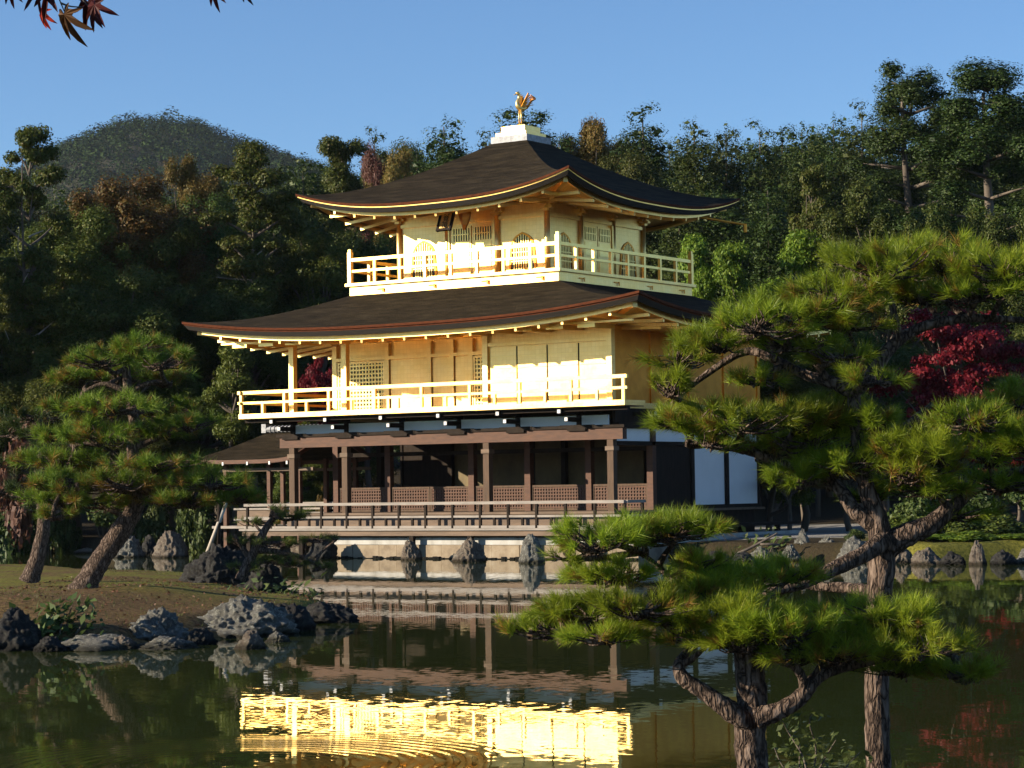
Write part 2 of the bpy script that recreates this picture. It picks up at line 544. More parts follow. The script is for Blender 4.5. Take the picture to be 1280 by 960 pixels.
def fbm(x, y, s, seed=0, oct=4):
    r = np.zeros(x.shape)
    a = 1.0
    rng = np.random.default_rng(seed)
    for o in range(oct):
        ph = rng.uniform(0, 6.28, 8)
        an = rng.uniform(0, 6.28, 4)
        for k in range(4):
            r += a * 0.25 * np.sin((x * math.cos(an[k]) + y * math.sin(an[k])) * s + ph[k] + 1.3 * np.sin((x * math.sin(an[k]) - y * math.cos(an[k])) * s * 0.7 + ph[k + 4]))
        s *= 2.1
        a *= 0.5
    return r


def sstep(a, b, t):
    t = np.clip((t - a) / (b - a), 0, 1)
    return t * t * (3 - 2 * t)


def height_uv(u, v):
    u, v = np.asarray(u, float), np.asarray(v, float)
    sd = poly_sd(u, v, POND)
    si = poly_sd(u, v, ISLE)
    land = (0.5 + 0.08 * fbm(u, v, 0.35, 3)) * (0.45 + 0.55 * sstep(16, 30, v))
    land += sstep(84, 190, v) * 9.0 * sstep(-60, 10, u) + sstep(86, 200, v) * 3.0
    land += 36.0 * np.exp(-(((u - 95) / 62) ** 2 + ((v - 285) / 62) ** 2))
    h = -0.9 + (land + 0.9) * sstep(-0.15, 0.75, -sd)
    hi = -0.9 + 0.9 * sstep(-0.5, 0.05, si) + (0.30 * sstep(0.0, 0.9, si) + 0.24 * sstep(0.6, 3.2, si)) * (1 - 0.42 * sstep(35.5, 43.5, v)) + 0.03 * fbm(u, v, 1.6, 9)
    return np.maximum(h, hi)


def ground_z(x, y):
    u, v = w_uv(x, y)
    return float(height_uv(np.array([u]), np.array([v]))[0])


def grid_terrain():
    ui = np.concatenate([np.linspace(-330, -42, 45)[:-1], np.linspace(-42, 34, 300), np.linspace(34, 260, 45)[1:]])
    vi = np.concatenate([np.linspace(-25, 12, 12)[:-1], np.linspace(12, 92, 330), np.linspace(92, 430, 70)[1:]])
    U, Vv = np.meshgrid(ui, vi)
    Z = height_uv(U, Vv)
    X = CAM[0] + U * RH[0] + Vv * FH[0]
    Y = CAM[1] + U * RH[1] + Vv * FH[1]
    nv, nu = U.shape
    idx = np.arange(nv * nu).reshape(nv, nu)
    F = np.stack([idx[:-1, :-1], idx[:-1, 1:], idx[1:, 1:], idx[1:, :-1]], -1).reshape(-1, 4)
    me = np_mesh('ground', np.stack([X, Y, Z], -1).reshape(-1, 3), F, True)
    isl = sstep(-0.6, 0.2, poly_sd(U, Vv, ISLE))
    grav = sstep(-0.3, 0.3, poly_sd(U, Vv, [pu(860, 67), pu(985, 66.5), pu(1075, 66), pu(1095, 84), pu(960, 88), pu(820, 80)]))  # court's near strip stays dark soil, standing in for shaded sand
    rb = sstep(-1, 1, poly_sd(U, Vv, [pu(1080, 58), pu(1150, 57), pu(1500, 56), pu(1500, 80), pu(1085, 80)]))
    ca = me.color_attributes.new('zone', 'FLOAT_COLOR', 'POINT')
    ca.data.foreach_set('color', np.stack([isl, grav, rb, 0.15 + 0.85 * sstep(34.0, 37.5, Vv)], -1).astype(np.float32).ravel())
    return me


def ground_mat():
    N = NT('garden_ground')
    geo = N.n('ShaderNodeNewGeometry')
    at_ = N.n('ShaderNodeVertexColor', layer_name='zone')
    sp = N.n('ShaderNodeSeparateColor')
    N.l(at_.outputs[0], sp.inputs[0])
    n1 = N.n('ShaderNodeTexNoise', i_Scale=0.9, i_Detail=7.0, i_Roughness=0.65)
    n2 = N.n('ShaderNodeTexNoise', i_Scale=14.0, i_Detail=8.0, i_Roughness=0.78)
    for x in (n1, n2):
        N.l(geo.outputs['Position'], x.inputs['Vector'])
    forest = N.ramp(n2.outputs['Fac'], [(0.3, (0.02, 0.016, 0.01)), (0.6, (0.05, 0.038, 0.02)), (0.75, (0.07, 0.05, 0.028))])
    soil = N.ramp(n2.outputs['Fac'], [(0.34, (0.035, 0.02, 0.01)), (0.5, (0.13, 0.075, 0.032)), (0.66, (0.30, 0.19, 0.085))])
    moss = N.ramp(n2.outputs['Fac'], [(0.36, (0.05, 0.055, 0.010)), (0.5, (0.16, 0.15, 0.025)), (0.66, (0.28, 0.24, 0.045))])
    mossf = N.ramp(n1.outputs['Fac'], [(0.40, (0, 0, 0)), (0.54, (1, 1, 1))])
    mm_ = N.n('ShaderNodeMath', operation='MULTIPLY')
    N.l(mossf, mm_.inputs[0]); N.l(at_.outputs['Alpha'], mm_.inputs[1])
    m1 = N.n('ShaderNodeMixRGB')
    N.l(mm_.outputs[0], m1.inputs[0]); N.l(soil, m1.inputs[1]); N.l(moss, m1.inputs[2])
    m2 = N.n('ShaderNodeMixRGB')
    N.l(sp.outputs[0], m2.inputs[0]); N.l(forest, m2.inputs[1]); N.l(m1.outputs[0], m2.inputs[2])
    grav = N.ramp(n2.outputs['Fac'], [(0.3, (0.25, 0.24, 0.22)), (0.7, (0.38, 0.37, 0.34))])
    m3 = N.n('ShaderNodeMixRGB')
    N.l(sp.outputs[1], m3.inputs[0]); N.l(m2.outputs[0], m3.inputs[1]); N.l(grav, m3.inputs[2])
    m4 = N.n('ShaderNodeMixRGB')
    N.l(sp.outputs[2], m4.inputs[0]); N.l(m3.outputs[0], m4.inputs[1]); N.l(moss, m4.inputs[2])
    N.l(m4.outputs[0], N.b.inputs['Base Color'])
    N.b.inputs['Roughness'].default_value = 0.95
    N.b.inputs['Specular IOR Level'].default_value = 0.15
    bp = N.n('ShaderNodeBump', i_Strength=0.8, i_Distance=0.06)
    N.l(n2.outputs['Fac'], bp.inputs['Height'])
    N.l(bp.outputs[0], N.b.inputs['Normal'])
    return N.m


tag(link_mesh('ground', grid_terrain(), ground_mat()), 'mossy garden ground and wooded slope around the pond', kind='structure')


def water_mat():
    N = NT('pond_water')
    geo = N.n('ShaderNodeNewGeometry')
    pos = geo.outputs['Position']
    N.b.inputs['Base Color'].default_value = (0.030, 0.040, 0.011, 1)
    N.b.inputs['Roughness'].default_value = 0.016
    N.b.inputs['IOR'].default_value = 1.33

    def vm(op, a, b=None):
        x = N.n('ShaderNodeVectorMath', operation=op)
        for i, s in enumerate((a, b)):
            if s is None:
                continue
            if hasattr(s, 'is_linked'):
                N.l(s, x.inputs[i])
            else:
                x.inputs[i].default_value = s
        return x

    def ma(op, a, b=None):
        x = N.n('ShaderNodeMath', operation=op)
        for i, s in enumerate((a, b)):
            if s is None:
                continue
            if hasattr(s, 'is_linked'):
                N.l(s, x.inputs[i])
            else:
                x.inputs[i].default_value = s
        return x.outputs[0]

    def noise_slope(scale, k, detail):
        no = N.n('ShaderNodeTexNoise', i_Scale=scale, i_Detail=detail, i_Roughness=0.55)
        N.l(pos, no.inputs['Vector'])
        s = vm('SUBTRACT', no.outputs['Color'], (0.5, 0.5, 0.5))
        m = vm('MULTIPLY', s.outputs[0], (k, k, 0))
        return m.outputs[0]
    a = noise_slope(7.0, 0.017, 3.0)
    b = noise_slope(1.1, 0.0035, 1.0)
    # breeze patches: where the surface is ruffled
    pn = N.n('ShaderNodeTexNoise', i_Scale=0.22, i_Detail=2.0)
    N.l(pos, pn.inputs['Vector'])
    pr = N.n('ShaderNodeMapRange')
    pr.inputs['From Min'].default_value, pr.inputs['From Max'].default_value = 0.4, 0.65
    pr.inputs['To Min'].default_value, pr.inputs['To Max'].default_value = 0.35, 1.0
    N.l(pn.outputs['Fac'], pr.inputs[0])
    sc = N.n('ShaderNodeVectorMath', operation='SCALE')
    N.l(a, sc.inputs[0]); N.l(pr.outputs[0], sc.inputs['Scale'])
    tot = vm('ADD', sc.outputs[0], b).outputs[0]
    # one set of rings spreading from where a fish rose
    c = onz(290, 957, 0)
    d = vm('SUBTRACT', pos, (float(c[0]), float(c[1]), 0.0)).outputs[0]
    dn = vm('NORMALIZE', d).outputs[0]
    ln = N.n('ShaderNodeVectorMath', operation='LENGTH')
    N.l(d, ln.inputs[0])
    r = ln.outputs['Value']
    wob = N.n('ShaderNodeTexNoise', i_Scale=1.2, i_Detail=1.0)
    N.l(pos, wob.inputs['Vector'])
    rr = ma('ADD', r, ma('MULTIPLY', wob.outputs['Fac'], 0.12))
    ph = ma('COSINE', ma('MULTIPLY', rr, 2 * math.pi / 0.13))
    g = ma('MULTIPLY', ma('SUBTRACT', r, 1.45), 1 / 0.5)
    env = ma('EXPONENT', ma('MULTIPLY', ma('MULTIPLY', g, g), -1.0))
    amp = ma('MULTIPLY', ma('MULTIPLY', ph, env), 0.022)
    rs = N.n('ShaderNodeVectorMath', operation='SCALE')
    N.l(dn, rs.inputs[0]); N.l(amp, rs.inputs['Scale'])
    tot = vm('ADD', tot, rs.outputs[0]).outputs[0]
    nn = vm('ADD', tot, (0, 0, 1)).outputs[0]
    nz = vm('NORMALIZE', nn).outputs[0]
    N.l(nz, N.b.inputs['Normal'])
    return N.m


_wm = MB()
_c = [uv_w(-320, -24), uv_w(250, -24), uv_w(250, 110), uv_w(-320, 110)]
_wm.quad(*_c)
tag(_wm.build('pond', water_mat()), 'still olive green pond mirroring the golden pavilion', kind='structure')


# ================================================================ THE GOLDEN PAVILION
XW, XE, YN = -11.35, 0.0, 8.38
CX, CY = -5.73, 4.22
pav = empty('temple_pavilion', (0, 0, 0), 'three storey golden pavilion with dark bark roofs standing over the pond', 'pavilion')


def P(name, mb, mat, parent=None, smooth=False):
    return mb.build(name, M[mat], parent or pav, smooth)


def bx(*a):
    return MB().box(*a)


def lattice_panel(x0, x1, z0, z1, y, fm, bm, backm, step, bar=0.022, axis='x', name='lattice_panel'):
    """framed panel in a vertical plane (axis x: along x at y; axis y: along y at x=y)."""
    def b(mb, a0, a1, d0, d1, c0, c1):
        if axis == 'x':
            mb.box(a0, a1, d0, d1, c0, c1)
        else:
            mb.box(-d1 + 2 * y, -d0 + 2 * y, a0, a1, c0, c1)
    f = MB()
    t = 0.06
    b(f, x0, x1, y - 0.05, y + 0.03, z1 - t, z1)
    b(f, x0, x1, y - 0.05, y + 0.03, z0, z0 + t)
    b(f, x0, x0 + t, y - 0.047, y + 0.027, z0 + t, z1 - t)
    b(f, x1 - t, x1, y - 0.047, y + 0.027, z0 + t, z1 - t)
    fo = P(name, f, fm)
    k = MB()
    b(k, x0 + t, x1 - t, y - 0.002, y + 0.012, z0 + t, z1 - t)
    P('backing', k, backm, fo)
    g = MB()
    nx = max(2, int(round((x1 - x0) / step)))
    nz = max(2, int(round((z1 - z0) / step)))
    for i in range(1, nx):
        xx = x0 + (x1 - x0) * i / nx
        b(g, xx - bar / 2, xx + bar / 2, y - 0.034, y - 0.006, z0 + t, z1 - t)
    for i in range(1, nz):
        zz = z0 + (z1 - z0) * i / nz
        b(g, x0 + t, x1 - t, y - 0.036, y - 0.008, zz - bar / 2, zz + bar / 2)
    P('lattice', g, bm, fo)
    return fo


# ---- first floor: deck, floor, columns
P('veranda_deck', MB().box(-12.5, 1.16, -1.22, -0.16, 0.81, 0.87), 'wood_grey')
P('deck_beam', MB().box(-12.42, 1.1, -1.16, -1.02, 0.66, 0.806), 'wood_mid')
P('floor_beam', MB().box(-11.5, 0.16, -0.155, 0.02, 0.875, 1.24), 'wood_mid')
P('floor', MB().box(-11.5, 0.16, -0.19, 8.5, 1.244, 1.31), 'wood_mid')
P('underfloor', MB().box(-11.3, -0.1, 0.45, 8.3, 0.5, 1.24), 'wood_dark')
for x in [-12.2, -10.17, -6.09, -4.05, -2.01, 0.05]:
    P('deck_post', bx(x - 0.07, x + 0.07, -1.15, -1.03, -0.25, 0.655), 'wood_dark')


def column(x, y, z0, z1, wd, mat, parent=None):
    return P('column', bx(x - wd / 2, x + wd / 2, y - wd / 2, y + wd / 2, z0, z1), mat, parent)


for x in (XW, -9.32, -4.18, XE):
    c = column(x, 0, 1.312, 3.285, 0.2, 'wood')
    P('bearing_block', bx(x - 0.14, x + 0.14, -0.14, 0.14, 2.98, 3.1), 'wood_mid', c)
for x in (XW, -9.32, -6.2, -4.18, -2.07, XE):
    column(x, 2.1, 1.312, 3.55, 0.2, 'wood_red')
for y in (4.3, 6.34, YN):
    column(XE, y, 1.312, 3.6, 0.18, 'wood_dark')
    column(XW, y, 1.312, 3.6, 0.18, 'wood_dark')
xs = [XW, -9.32, -6.2, -4.18, -2.07, XE]
for a, b in zip(xs[:-1], xs[1:]):
    n = 2 if b - a > 2.5 else 1
    for i in range(n):
        x0 = a + 0.11 + (b - a - 0.2) * i / n
        x1 = a + 0.11 + (b - a - 0.2) * (i + 1) / n - 0.02
        lattice_panel(x0, x1, 1.32, 2.06, 2.1, 'wood', 'wood_red', 'wood_mid', 0.095, 0.035, name='lattice_wall')
# beams and the plaster band under the balcony
P('head_beam', bx(XW - 0.45, XE + 0.42, -0.11, 0.11, 3.29, 3.6), 'wood_red')
P('tie_beam', bx(XW - 0.5, XE + 0.5, -0.16, 0.14, 3.604, 3.69), 'wood_dark')
P('rear_beam', bx(XW, XE, 2.02, 2.18, 3.0, 3.12), 'wood_dark')
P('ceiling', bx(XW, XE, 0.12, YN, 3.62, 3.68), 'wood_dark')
arms = [-1.05 - 2.06 * k for k in range(6)]
edges = [XW] + sorted(arms) + [XE]
edges = sorted(set([XW + 0.02] + arms + [XE - 0.02]))
for a, b in zip(edges[:-1], edges[1:]):
    if b - a > 0.3:
        P('plaster_panel', bx(a + 0.08, b - 0.08, -0.012, 0.05, 3.7, 3.97), 'plaster')
for x in arms:
    s = P('strut', bx(x - 0.07, x + 0.07, -0.05, 0.08, 3.694, 4.06), 'wood_dark')
    a = P('bracket_arm', MB().beam((x, 0.1, 4.07), (x, -1.02, 4.07), 0.13, 0.13).beam((x, 0.0, 3.86), (x, -0.66, 3.86), 0.12, 0.13), 'wood_dark')
    P('painted_tip', bx(x - 0.05, x + 0.05, -1.05, -1.022, 4.02, 4.12).box(x - 0.048, x + 0.048, -0.69, -0.662, 3.81, 3.91), 'white_tip', a)
    P('bracket', MB().beam((x - 0.55, -0.12, 3.66), (x + 0.55, -0.12, 3.66), 0.1, 0.1).beam((x - 0.3, -0.13, 3.58), (x + 0.3, -0.13, 3.58), 0.1, 0.08), 'wood_dark')
P('floor_joist', bx(XW - 1.1, XE + 1.1, -0.95, -0.8, 4.06, 4.155), 'wood_dark')
# inner screens dimly seen
k = 0
for a, b in ((-9.2, -7.9), (-7.8, -6.3), (-6.1, -5.0), (-4.9, -3.5), (-3.3, -2.2), (-2.0, -0.9)):
    P('painted_screen', bx(a, b, 5.3, 5.36, 1.32, 3.55), 'fusuma')
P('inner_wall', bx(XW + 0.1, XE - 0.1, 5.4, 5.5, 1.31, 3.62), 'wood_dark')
for x in (-9.25, -4.97, -0.8):
    column(x, 5.22, 1.312, 3.6, 0.16, 'wood_dark')
# east side: boarded bay, white bays, plaster strip above
P('board_wall', bx(-0.05, 0.03, 2.2, 4.2, 1.312, 3.12), 'wood_dark')
for a, b in ((4.42, 6.25), (6.45, 8.28)):
    P('plaster_panel', bx(-0.05, 0.02, a, b, 1.42, 3.1), 'plaster')
P('sill_beam', bx(-0.09, 0.07, 2.2, YN + 0.1, 1.314, 1.41), 'wood_dark')
P('side_beam', bx(-0.1, 0.1, 0.12, YN + 0.1, 3.13, 3.24), 'wood_dark')
for a, b in ((0.2, 2.0), (2.2, 4.2), (4.4, 6.25), (6.45, 8.28)):
    P('plaster_panel', bx(-0.05, 0.02, a, b, 3.25, 3.6), 'plaster')
P('side_beam', bx(-0.14, 0.16, 0.15, YN + 0.1, 3.61, 3.75), 'wood_dark')
P('side_wall', bx(-0.05, 0.05, 0.12, YN, 3.76, 4.16), 'wood_dark')
for y in (1.1, 3.2, 5.3, 7.4):
    a = P('bracket_arm', MB().beam((0, y, 4.0), (0.75, y, 4.0), 0.12, 0.13), 'wood_dark')
    P('painted_tip', bx(0.752, 0.79, y - 0.055, y + 0.055, 3.95, 4.05), 'white_tip', a)
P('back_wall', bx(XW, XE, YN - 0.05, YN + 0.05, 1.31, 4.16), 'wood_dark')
P('west_wall', bx(XW - 0.04, XW + 0.04, 5.4, YN, 1.31, 4.16), 'wood_dark')
P('step_deck', bx(0.2, 1.3, 0.4, YN + 0.2, 0.78, 0.86), 'wood_dark')
for y in (0.8, 3.0, 5.2, 7.4):
    P('deck_post', bx(1.05, 1.19, y, y + 0.13, 0.2, 0.775), 'wood_dark')


def railing(name, pts, z0, ztop, zmid, nseg, mat, tall_mat, tk=0.07, overhang=0.0, short=True, finial=None, zbot=None, parent=None, rail_over=0.12):
    """rails along the polyline pts with posts standing in them."""
    parent = parent or pav
    r = MB()
    posts = []
    for (a, b), n in zip(zip(pts[:-1], pts[1:]), nseg):
        a, b = np.array(a, float), np.array(b, float)
        d = (b - a) / np.linalg.norm(b - a)
        A, B = a - d * rail_over, b + d * rail_over
        for z, t in ((ztop, tk * 1.15), (zmid, tk * 0.85)) + (((zbot, tk),) if zbot else ()):
            r.beam((A[0], A[1], z), (B[0], B[1], z), t, t)
        for i in range(n + 1):
            p = a + (b - a) * i / n
            posts.append((p[0], p[1], True))
            if short and i < n:
                q = a + (b - a) * (i + 0.5) / n
                posts.append((q[0], q[1], False))
    ro = r.build(name, M[mat], parent)
    seen = set()
    for x, y, tall in posts:
        k_ = (round(x, 2), round(y, 2))
        if k_ in seen:
            continue
        seen.add(k_)
        zt = (ztop - tk * 0.575 - 0.002) if tall else (zmid - tk * 0.43 - 0.002)
        h = tk * 0.5 if tall else tk * 0.45
        m = MB().box(x - h, x + h, y - h, y + h, z0, zt)
        if finial and any(abs(x - q[0]) + abs(y - q[1]) < 0.01 for q in pts):
            m = MB().box(x - h * 1.5, x + h * 1.5, y - h * 1.5, y + h * 1.5, z0, finial - 0.08)
            m.box(x - h * 1.1, x + h * 1.1, y - h * 1.1, y + h * 1.1, finial - 0.08, finial)
        m.build('post', M[tall_mat], ro)
    return ro


railing('veranda_railing', [(-12.2, -1.16), (1.1, -1.16), (1.1, -0.25)], 0.872, 1.58, 1.2, [14, 1], 'wood_grey', 'wood_dark', 0.07, zbot=0.91)

# ---- second floor
BX0, BX1, BY0 = XW - 1.16, 1.16, -1.18
P('balcony_floor', bx(BX0, BX1, BY0, -0.105, 4.18, 4.32).box(BX0, XW - 0.1, -0.103, YN + 1.1, 4.18, 4.318), 'gold')
P('balcony_edge', bx(BX0 + 0.05, BX1 - 0.05, BY0 + 0.05, -0.1, 4.158, 4.178), 'wood_mid')
P('upper_floor', bx(XW - 0.095, 0.1, -0.1, YN + 0.1, 4.165, 4.325), 'gold')
railing('balcony_railing', [(BX0 + 0.07, YN + 1.0), (BX0 + 0.07, BY0 + 0.06), (BX1 - 0.06, BY0 + 0.06)], 4.325, 4.96, 4.65, [5, 8], 'gold_trim', 'gold_trim', 0.085)
for x in (XW, -9.32, -4.18, XE):
    column(x, 0, 4.327, 6.45, 0.18, 'gold')
ZT = 6.5
P('wall', bx(-4.09, -0.09, 0.02, 0.08, 4.327, ZT), 'gold')
for a, b in ((-4.02, -3.13), (-3.08, -2.1), (-2.05, -1.05), (-1.0, -0.12)):
    p_ = P('shutter_panel', bx(a, b, -0.03, 0.018, 4.42, 6.0), 'gold')
    mm = MB()
    for z in (4.75, 5.08, 5.4, 5.72):
        mm.box(a + 0.02, b - 0.02, -0.042, -0.032, z - 0.012, z + 0.012)
    P('panel_batten', mm, 'gold_trim', p_)
for x in (-3.105, -2.075, -1.025):
    P('panel_gap', bx(x - 0.022, x + 0.022, -0.012, 0.019, 4.42, 6.0), 'wood_dark')
P('lintel', bx(-4.09, -0.09, -0.07, 0.018, 6.03, 6.13), 'gold')
P('sill', bx(-4.09, -0.09, -0.08, 0.018, 4.328, 4.41), 'gold')
P('wall_plate', bx(XW - 0.12, 0.12, -0.12, 0.12, 6.455, 6.56), 'gold')
# recessed wall
YR = 2.1
for x in (XW, -9.32, -7.72, -6.88, -6.18):
    column(x, YR, 4.327, 6.45, 0.17, 'gold')
P('wall', bx(XW + 0.09, -4.2, YR + 0.03, YR + 0.09, 4.327, ZT), 'gold')
lattice_panel(-11.24, -9.42, 4.42, 5.93, YR - 0.02, 'gold', 'gold_trim', 'dark_glass', 0.125, 0.05)
for a, b in ((-9.2, -7.83), (-7.61, -6.99), (-6.77, -6.29)):
    P('door_panel', bx(a, b, YR - 0.03, YR + 0.028, 4.36, 5.93), 'gold')
lattice_panel(-6.08, -5.2, 4.42, 5.93, YR - 0.02, 'gold', 'gold_trim', 'dark_glass', 0.125, 0.05)
P('door_panel', bx(-5.15, -4.25, YR - 0.03, YR + 0.028, 4.36, 5.93), 'gold')
P('lintel', bx(XW, -4.2, YR - 0.1, YR + 0.028, 5.96, 6.06), 'gold')
P('side_wall', bx(-4.2, -4.14, 0.1, YR + 0.02, 4.327, ZT), 'gold')
P('recess_ceiling', bx(XW, -4.09, 0.125, YR + 0.1, 6.51, 6.55), 'gold')
P('wall', bx(-0.04, 0.04, 0.1, YN, 4.327, ZT), 'gold_shade_tint')
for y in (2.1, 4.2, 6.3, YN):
    column(0.0, y, 4.327, 6.45, 0.16, 'gold_shade_tint')
P('side_lintel', bx(-0.06, 0.06, 0.1, YN, 6.0, 6.1), 'gold_shade_tint')
P('wall', bx(XW, XE, YN - 0.04, YN + 0.04, 4.327, ZT), 'gold_shade_tint')
P('wall', bx(XW - 0.04, XW + 0.04, YR + 0.1, YN, 4.327, ZT), 'gold_shade_tint')


# ---- roofs
def roof(prefix, e, i, z_mid, lift, z_in, p, kk, wall, z_wall, fascia_h, sides=(0, 1, 2, 3)):
    """hipped bark roof with upswept corners: e/i = eave and inner rectangles (x0,x1,y0,y1)."""
    def corners(r):
        x0, x1, y0, y1 = r
        return [np.array((x0, y0)), np.array((x1, y0)), np.array((x1, y1)), np.array((x0, y1))]
    E, I, Wl = corners(e), corners(i), corners(wall)
    NT_, NR = 44, 14
    bark, trim, gline, dark, fas, sof = MB(), MB(), MB(), MB(), MB(), MB()
    cen = np.array(((e[0] + e[1]) / 2, (e[2] + e[3]) / 2))

    def ez(t):
        return z_mid + lift * abs(2 * t - 1) ** 2.7

    def inset(q, d):
        """move an eave point in by d on both axes (a smaller rectangle)."""
        fx = ((e[1] - e[0]) / 2 - d) / ((e[1] - e[0]) / 2)
        fy = ((e[3] - e[2]) / 2 - d) / ((e[3] - e[2]) / 2)
        return np.array((cen[0] + (q[0] - cen[0]) * fx, cen[1] + (q[1] - cen[1]) * fy))

    for s in range(4):
        a, b, ia, ib = E[s], E[(s + 1) % 4], I[s], I[(s + 1) % 4]
        wa, wb = Wl[s], Wl[(s + 1) % 4]
        base = len(bark.V)
        for r_ in range(NR + 1):
            r = r_ / NR
            f = 1 - (1 - r) ** p
            for t_ in range(NT_ + 1):
                t = t_ / NT_
                q = (ia + (ib - ia) * t) * (1 - r) + (a + (b - a) * t) * r
                z = z_in + (z_mid - z_in) * f + (ez(t) - z_mid) * r ** kk
                z += 0.012 * noise.noise(Vector((q[0] * 1.3, q[1] * 1.3, 0)))if 0 < r < 1 else 0
                bark.V.append((q[0], q[1], z))
        for r_ in range(NR):
            for t_ in range(NT_):
                c = base + r_ * (NT_ + 1) + t_
                bark.F.append((c, c + NT_ + 1, c + NT_ + 2, c + 1))
        for t_ in range(NT_):
            t0, t1 = t_ / NT_, (t_ + 1) / NT_
            q0, q1 = a + (b - a) * t0, a + (b - a) * t1
            z0, z1 = ez(t0), ez(t1)

            def ring(mb, d0, h0, d1, h1, flip=False):
                A0, A1 = inset(q0, d0), inset(q1, d0)
                B0, B1 = inset(q0, d1), inset(q1, d1)
                mb.quad((A0[0], A0[1], z0 - h0), (B0[0], B0[1], z0 - h1), (B1[0], B1[1], z1 - h1), (A1[0], A1[1], z1 - h0))
            ring(trim, -0.012, -0.01, -0.012, 0.06)
            ring(trim, 0.0, -0.01, -0.012, -0.01)
            ring(trim, -0.012, 0.06, 0.03, 0.07)
            ring(gline, 0.03, 0.07, 0.034, 0.105)
            ring(dark, 0.034, 0.105, 0.13, 0.24)
            ring(dark, 0.13, 0.24, 0.36, 0.20)
            ring(fas, 0.36, 0.19, 0.36, 0.19 + fascia_h)
            ring(fas, 0.36, 0.19 + fascia_h, 0.5, 0.19 + fascia_h - 0.01)
            W0, W1 = wa + (wb - wa) * t0, wa + (wb - wa) * t1
            A0, A1 = inset(q0, 0.48), inset(q1, 0.48)
            sof.quad((A0[0], A0[1], z0 - 0.2), (W0[0], W0[1], z_wall), (W1[0], W1[1], z_wall), (A1[0], A1[1], z1 - 0.2))
    ro = P(prefix, bark, 'bark_roof', smooth=True)
    P('edge_trim', trim, 'roof_edge', ro)
    P('edge_line', gline, 'gold_trim' if fascia_h < 0.15 else 'roof_edge', ro)
    P('under_edge', dark, 'roof_dark', ro)
    P('fascia', fas, 'gold_shade_tint' if fascia_h < 0.1 else 'gold', ro)
    P('soffit', sof, 'gold', ro)
    # rafters on the sides that can be seen
    for s in (0, 1, 3):
        a, b = E[s], E[(s + 1) % 4]
        wa, wb = Wl[s], Wl[(s + 1) % 4]
        L = np.linalg.norm(b - a)
        n = int(L / 0.8)
        for j in range(1, n):
            t = j / n
            q = inset(a + (b - a) * t, 0.40)
            wq = q.copy()
            ax = 1 if s in (0, 2) else 0
            wq[ax] = wa[ax]
            lo, hi = min(wa[1 - ax], wb[1 - ax]), max(wa[1 - ax], wb[1 - ax])
            off = max(0.0, max(lo - q[1 - ax], q[1 - ax] - hi))
            if off > 0:      # in the corner: runs to the hip
                wq[ax] += (-1 if wa[ax] < cen[ax] else 1) * off
                frac = off / abs(q[ax] - wa[ax] + 1e-6)
                if frac > 0.92:
                    continue
            else:
                frac = 0
            zq = ez(t) - 0.2 - fascia_h - 0.04
            zw = z_wall - 0.06 + (zq - z_wall + 0.06) * frac
            P('rafter', MB().beam((q[0], q[1], zq), (wq[0], wq[1], zw), 0.075, 0.09), 'gold')
    for s in range(4):       # hip rafters under the corners
        q = inset(E[s], 0.32)
        P('hip_rafter', MB().beam((q[0], q[1], z_mid + lift - 0.32), (Wl[s][0], Wl[s][1], z_wall - 0.08), 0.13, 0.16), 'gold')
    return ro, ez


roof('lower_roof', (XW - 2.36, 2.36, -2.32, YN + 2.32), (CX - 3.7, CX + 3.7, CY - 3.7, CY + 3.7), 6.66, 0.46, 7.86, 1.25, 2.2,
     (XW, XE, 0.0, YN), 6.56, 0.17)
roof('upper_roof', (CX - 4.88, CX + 4.88, CY - 4.88, CY + 4.88), (CX - 0.6, CX + 0.6, CY - 0.6, CY + 0.6), 10.31, 0.58, 12.52, 1.28, 2.4,
     (CX - 2.68, CX + 2.68, CY - 2.68, CY + 2.68), 10.36, 0.14)
# boat-shaped bracket arms whose ends show under the lower eave
for x in [XW - 0.9 + 1.03 * k for k in range(13)]:
    P('eave_arm', MB().beam((x, 0.0, 6.4), (x, -1.35, 6.36), 0.1, 0.12).beam((x - 0.28, -1.36, 6.36), (x + 0.28, -1.36, 6.36), 0.1, 0.1), 'gold_trim')
P('purlin', bx(XW - 1.6, 1.6, -1.44, -1.36, 6.415, 6.47), 'gold')
for y in [0.6 + 1.03 * k for k in range(8)]:
    P('eave_arm', MB().beam((0.0, y, 6.4), (1.3, y, 6.36), 0.1, 0.12), 'gold_trim')

# ---- third floor
H3 = 2.68
x0, x1, y0, y1 = CX - H3, CX + H3, CY - H3, CY + H3
S3 = 3.76
P('skirt', bx(CX - S3, CX + S3, CY - S3, CY + S3, 7.55, 8.1), 'gold')
P('balcony_floor', bx(CX - S3 - 0.1, CX + S3 + 0.1, CY - S3 - 0.1, CY + S3 + 0.1, 8.104, 8.19), 'gold')
for d in (-2.5, -0.6, 1.3, 3.2):
    m = MB().box(CX + d - 0.2, CX + d + 0.06, CY - S3 - 0.03, CY - S3 - 0.003, 7.955, 7.985).box(CX + d, CX + d + 0.05, CY - S3 - 0.05, CY - S3 - 0.031, 7.88, 8.0)
    P('gilt_hook', m, 'gold_shade_tint')
    m = MB().box(CX + S3 + 0.003, CX + S3 + 0.03, CY + d - 0.2, CY + d + 0.06, 7.955, 7.985).box(CX + S3 + 0.031, CX + S3 + 0.05, CY + d, CY + d + 0.05, 7.88, 8.0)
    P('gilt_hook', m, 'gold_shade_tint')
RS = S3 - 0.02
